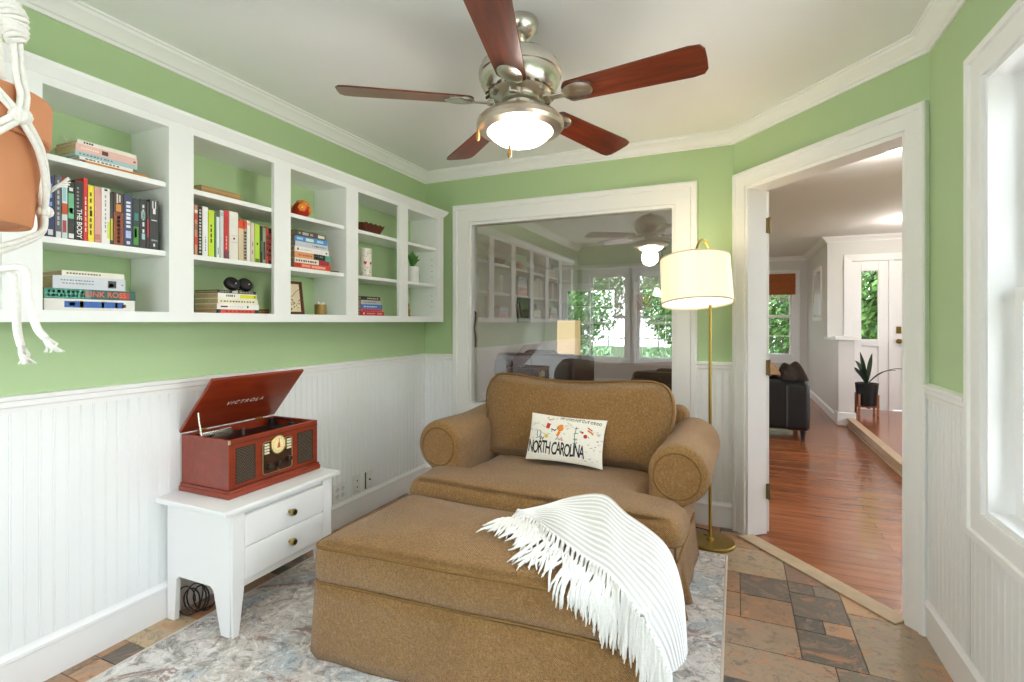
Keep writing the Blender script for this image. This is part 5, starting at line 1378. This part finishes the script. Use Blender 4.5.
for k in range(3):
    an = a0+120*k; K = cyl_pt(an, RK, ZK); S0 = cyl_pt(an, .104, 1.652); S1 = cyl_pt(an, .092, 1.715)
    m = MB(); twin(m, [K, cyl_pt(an+2, .112, 1.575), cyl_pt(an, .110, 1.60), S0])
    if k == 0:
        for j in range(13):                  # spiral sinnet
            s = j/12; c = S0.lerp(S1, s); rr_ = .008+.0065*math.sin(math.pi*s)
            pts = [c+Vector((rr_*math.cos(2*math.pi*i/10), rr_*math.sin(2*math.pi*i/10), .004*math.sin(2*math.pi*i/10+j))) for i in range(10)]
            m.tube(pts, .0038, 6, closed=True)
        twin(m, [K, cyl_pt(an-30, .118, 1.600), cyl_pt(an-55, .104, 1.66), cyl_pt(an-70, .075, 1.85), Vector((0, 0, 2.28))], .003, .0036)
    else: twin(m, [S0, S1])
    twin(m, [S1, cyl_pt(an, .060, 2.0), Vector((0, 0, 2.29))])
    knot(m, K, .010, k); m.build('upper_cord', M_rope, hg, smooth=180)
    for sg in (-1, 1):
        m = MB(); Lp = cyl_pt(an+50*sg, .094, ZL)
        twin(m, [K, cyl_pt(an+18*sg, .107, 1.508), cyl_pt(an+36*sg, .100, 1.462), Lp])
        if sg > 0: knot(m, Lp, .008, k+9)
        twin(m, [Lp, cyl_pt(an+52*sg, .092, 1.395), cyl_pt(an+46*sg, .070, 1.375), cyl_pt(an+20*sg, .030, 1.350), Vector((.035, .012, 1.335))])
        m.build('net_cord', M_rope, hg, smooth=180)
G = Vector((.035, .012, 1.335))
m = MB()
for j in range(7):
    pts = [G+Vector((.014*math.cos(2*math.pi*i/12), .014*math.sin(2*math.pi*i/12), .006-.006*j)) for i in range(12)]; m.tube(pts, .0042, 6, closed=True)
m.build('gathering_knot', M_rope, hg, smooth=180)
def wl(px, py, d): q = spot(px, py, d); return Vector((q.x-PC.x, q.y-PC.y, q.z))
rr = random.Random(17)
for (pts, lb) in (([G-Vector((0, 0, .02)), wl(10, 272, .74), wl(16, 300, .735), wl(17, 328, .73), wl(21, 346, .73)], 1), ([G-Vector((0, 0, .015)), wl(22, 268, .725), wl(28, 296, .72), wl(36, 326, .72), wl(45, 338, .72)], 2),
                  ([G-Vector((0, 0, .02)), wl(-10, 280, .76), wl(-16, 320, .76), wl(-14, 352, .76)], 3), ([G-Vector((0, 0, .02)), wl(-25, 280, .79), wl(-32, 320, .79), wl(-36, 350, .79)], 4)):
    m = MB(); P = cat_rom(pts, 6); m.tube(P, .0050, 8)
    e = P[-1]; d = (P[-1]-P[-3]).normalized()
    for k in range(14):
        q = [e-d*.004, e+d*.012+Vector((rr.uniform(-.006, .006), rr.uniform(-.006, .006), 0)), e+d*.022+Vector((rr.uniform(-.011, .011), rr.uniform(-.011, .011), -.004))]; m.tube(q, [.003, .0022, .001], 5)
    m.build('tail', M_rope, hg, smooth=180)
m = MB(); e = cyl_pt(a0+45, .100, 1.455)
for k in range(10): m.tube([e, e+Vector((.010, .008, .012))*1.0+Vector((rr.uniform(-.004, .004),)*3), e+Vector((.022+rr.uniform(-.006, .006), .016, .018+rr.uniform(-.008, .008)))], [.003, .0024, .001], 5)
m.build('frayed_end', M_rope, hg, smooth=180)

# ------------------------------------------------------------------ outdoors
m = MB(); m.box(-30, 30, -30, 45, -.7, -.5); struct(m.build('ground', M_grass), 'lawn outside')
m = MB(); m.box(-7, 7, -6.5, RY0-.14, -.5, -.12); m.box(RXW+.18, 7, RY0-.14, 2.18, -.5, -.12); struct(m.build('ground_2', plain('#CFC9C0', .8, 0, .1, 4)), 'pale slab added outside to bounce daylight up to the ceiling')  # pale slab is an added reflector: throws daylight up onto the room's ceiling
def tree(x, y, h, r, seed, label, cols=('#4E7A34', '#6E9A46')):
    rr = random.Random(seed); t = thing('tree', label, 'tree', (x, y, -.5), 0, 'garden trees')
    m = MB(); m.tube(cat_rom([(0, 0, 0), (.05, .02, h*.3), (-.03, .05, h*.6), (.04, 0, h*.85)], 5), [.16*(1-.75*i/15) for i in range(16)], 9)
    for k in range(7):
        a = rr.uniform(0, 6.28); z = h*rr.uniform(.35, .75); m.tube([(0, 0, z), (r*.4*math.cos(a), r*.4*math.sin(a), z+.3*r), (r*.75*math.cos(a), r*.75*math.sin(a), z+.5*r)], [.05, .03, .012], 6)
    m.build('trunk', M_bark, t, smooth=60)
    m = MB(); vs, fs = [], []
    for k in range(11000):
        while True:
            p = Vector((rr.uniform(-1, 1), rr.uniform(-1, 1), rr.uniform(-1, 1)))
            if .25 < p.length < 1: break
        c = Vector((p.x*r, p.y*r, h*.62+p.z*h*.42)); n = Vector((rr.gauss(0, 1), rr.gauss(0, 1), rr.gauss(0, 1))).normalized(); a = n.orthogonal().normalized(); b = n.cross(a); s = rr.uniform(.04, .10)
        o = len(vs); vs += [c-a*s, c+b*s*.45, c+a*s, c-b*s*.45]; fs.append((o, o+1, o+2, o+3)); m.m.append(rr.randint(0, 1))
    m.v, m.f = vs, fs; m.build('foliage', [plain(cols[0], .6, 0, .4, 3), plain(cols[1], .6, 0, .4, 3)], t, fixn=False)
for i, (x, y, h, r, lb) in enumerate(((-4.6, 13.8, 4.4, 1.5, 'leafy tree outside the far end windows of the next room'), (-1.5, 14.0, 4.6, 1.5, 'leafy tree outside the far end windows of the next room'), (1.2, 15.6, 4.6, 1.4, 'leafy tree outside the far end windows of the next room'),
                                 (2.6, 12.4, 4.2, 1.1, 'leafy tree outside the glazed panel of the front door'),
                                 (-4.6, -8.6, 4.6, 1.6, 'leafy tree outside the windows opposite the interior window'), (-1.2, -8.8, 4.4, 1.5, 'leafy tree outside the windows opposite the interior window'), (5.5, -1, 4.6, 1.6, 'leafy tree outside the side window'))):
    tree(x, y, h, r, 100+i, lb)
def hedge(x, y, lx, ly, h, seed, label):
    rr = random.Random(seed); t = thing('hedge', label, 'hedge', (x, y, -.5)); m = MB(); vs, fs = [], []
    for k in range(9000):
        c = Vector((rr.uniform(-lx, lx), rr.uniform(-ly, ly), rr.uniform(0, h)*(.9+.1*math.sin(rr.uniform(0, 6))))); n = Vector((rr.gauss(0, 1), rr.gauss(0, 1), rr.gauss(0, 1))).normalized(); a = n.orthogonal().normalized(); b = n.cross(a); q = rr.uniform(.06, .14)
        o = len(vs); vs += [c-a*q, c+b*q*.5, c+a*q, c-b*q*.5]; fs.append((o, o+1, o+2, o+3)); m.m.append(rr.randint(0, 1))
    m.v, m.f = vs, fs; m.build('foliage', [plain('#3F6A2C', .6, 0, .4, 3), plain('#5E8C3E', .6, 0, .4, 3)], t, fixn=False)
hedge(-1.5, 18.4, 7, .5, 2.6, 5, 'tall green hedge behind the trees beyond the far end windows')
hs = thing('neighbour_house', 'brick house with white eave outside the windows', 'house', (1.2, -11, -.5))
m = MB(); m.box(-2.6, 2.6, -2, 0, 0, 2.6); m.build('wall', M_brick, hs)
m = MB(); m.prism([(-3.0, 2.6), (3.0, 2.6), (0, 4.2)], -2.3, .4, T=Matrix(((1, 0, 0, 0), (0, 0, 1, 0), (0, 1, 0, 0), (0, 0, 0, 1)))); m.build('roof', plain('#5C6670', .7), hs)
m = MB(); m.tube([(-3.05, .42, 2.56), (0, .42, 4.2), (3.05, .42, 2.56)], .12, 4); m.box(-3, 3, .2, .42, 2.5, 2.66); m.build('eave', M_white, hs)

# ------------------------------------------------------------------ light
W = bpy.data.worlds.new('sky'); SC.world = W; W.use_nodes = True
n = W.node_tree.nodes; bg = n['Background']
tc = n.new('ShaderNodeTexCoord'); sp_ = n.new('ShaderNodeSeparateXYZ'); rp2 = n.new('ShaderNodeValToRGB')
W.node_tree.links.new(tc.outputs['Generated'], sp_.inputs[0]); W.node_tree.links.new(sp_.outputs[2], rp2.inputs['Fac'])
e = rp2.color_ramp.elements; e[0].position = 0; e[0].color = (.95, .97, 1, 1); e[1].position = .8; e[1].color = (.72, .84, 1, 1)
W.node_tree.links.new(rp2.outputs['Color'], bg.inputs['Color']); bg.inputs['Strength'].default_value = 7.0
def portal(loc, rot, sx, sy):
    l = bpy.data.lights.new('window_portal', 'AREA'); l.shape = 'RECTANGLE'; l.size = sx; l.size_y = sy; l.cycles.is_portal = True
    o = bpy.data.objects.new('window_portal', l); COL.objects.link(o); o.location = loc; o.rotation_euler = rot
for (a0_, a1_, z0_, z1_) in WREAR: portal(((a0_+a1_)/2, RY0-.14, (z0_+z1_)/2), (R(90), 0, 0), a1_-a0_, z1_-z0_)
portal((RXW+.18, (WR[0]+WR[1])/2, (WR[2]+WR[3])/2), (R(90), 0, R(90)), WR[1]-WR[0], WR[3]-WR[2])
for (a0_, a1_, z0_, z1_) in WF: portal(((a0_+a1_)/2, FY+.15, (z0_+z1_)/2), (R(90), 0, R(180)), a1_-a0_, z1_-z0_)
for (a0_, a1_, z0_, z1_) in [(3.4, 4.8, .5, 2.0), (5.4, 6.8, .5, 2.0)]: portal((EX+.15, (a0_+a1_)/2, (z0_+z1_)/2), (R(90), 0, R(90)), a1_-a0_, z1_-z0_)
portal((WX-.15, 5.75, 1.2), (R(90), 0, R(-90)), 1.1, 1.45)
def point(name, loc, power, hx, rad):
    l = bpy.data.lights.new(name, 'POINT'); l.energy = power; l.color = lin(hx)[:3]; l.shadow_soft_size = rad
    o = bpy.data.objects.new(name, l); COL.objects.link(o); o.location = loc; return o
point('fan_bulb', (FX.x, FX.y, 1.87), 9, '#FFF8EC', .08)
q = Vector(LB)+sc_; point('lamp_bulb', (q.x, q.y, q.z+.02), 1.6, '#FFF0D4', .05)
point('entry_bulb', (.90, 3.98, ZC-.12), 12, '#FFF8F0', .08); point('foyer_bulb', (1.9, 6.9, ZC-.12), 20, '#FFF8F0', .08)

sl = bpy.data.lights.new('sun', 'SUN'); sl.energy = 10; sl.angle = R(1.5); sl.color = (1, .97, .92)
so2 = bpy.data.objects.new('sun', sl); COL.objects.link(so2); so2.rotation_euler = (R(-22), 0, 0)
# ------------------------------------------------------------------ camera
cam = bpy.data.cameras.new('camera'); co = bpy.data.objects.new('camera', cam); COL.objects.link(co)
cam.sensor_width = 36; cam.lens = FPX/1024*36; cam.clip_start = .02; cam.clip_end = 200
co.location = (0, 0, EYE); co.rotation_euler = (R(90), 0, R(23.67)); cam.shift_y = -19/1024
SC.camera = co
SC.view_settings.view_transform = 'Standard'; SC.view_settings.look = 'None'; SC.view_settings.gamma = 1; SC.view_settings.use_curve_mapping = False
SC.view_settings.exposure = 0.64
c = SC.cycles
c.max_bounces = 14; c.diffuse_bounces = 8; c.glossy_bounces = 6; c.transmission_bounces = 6; c.transparent_max_bounces = 24
c.caustics_reflective = False; c.caustics_refractive = False; c.sample_clamp_indirect = 8; c.use_denoising = True
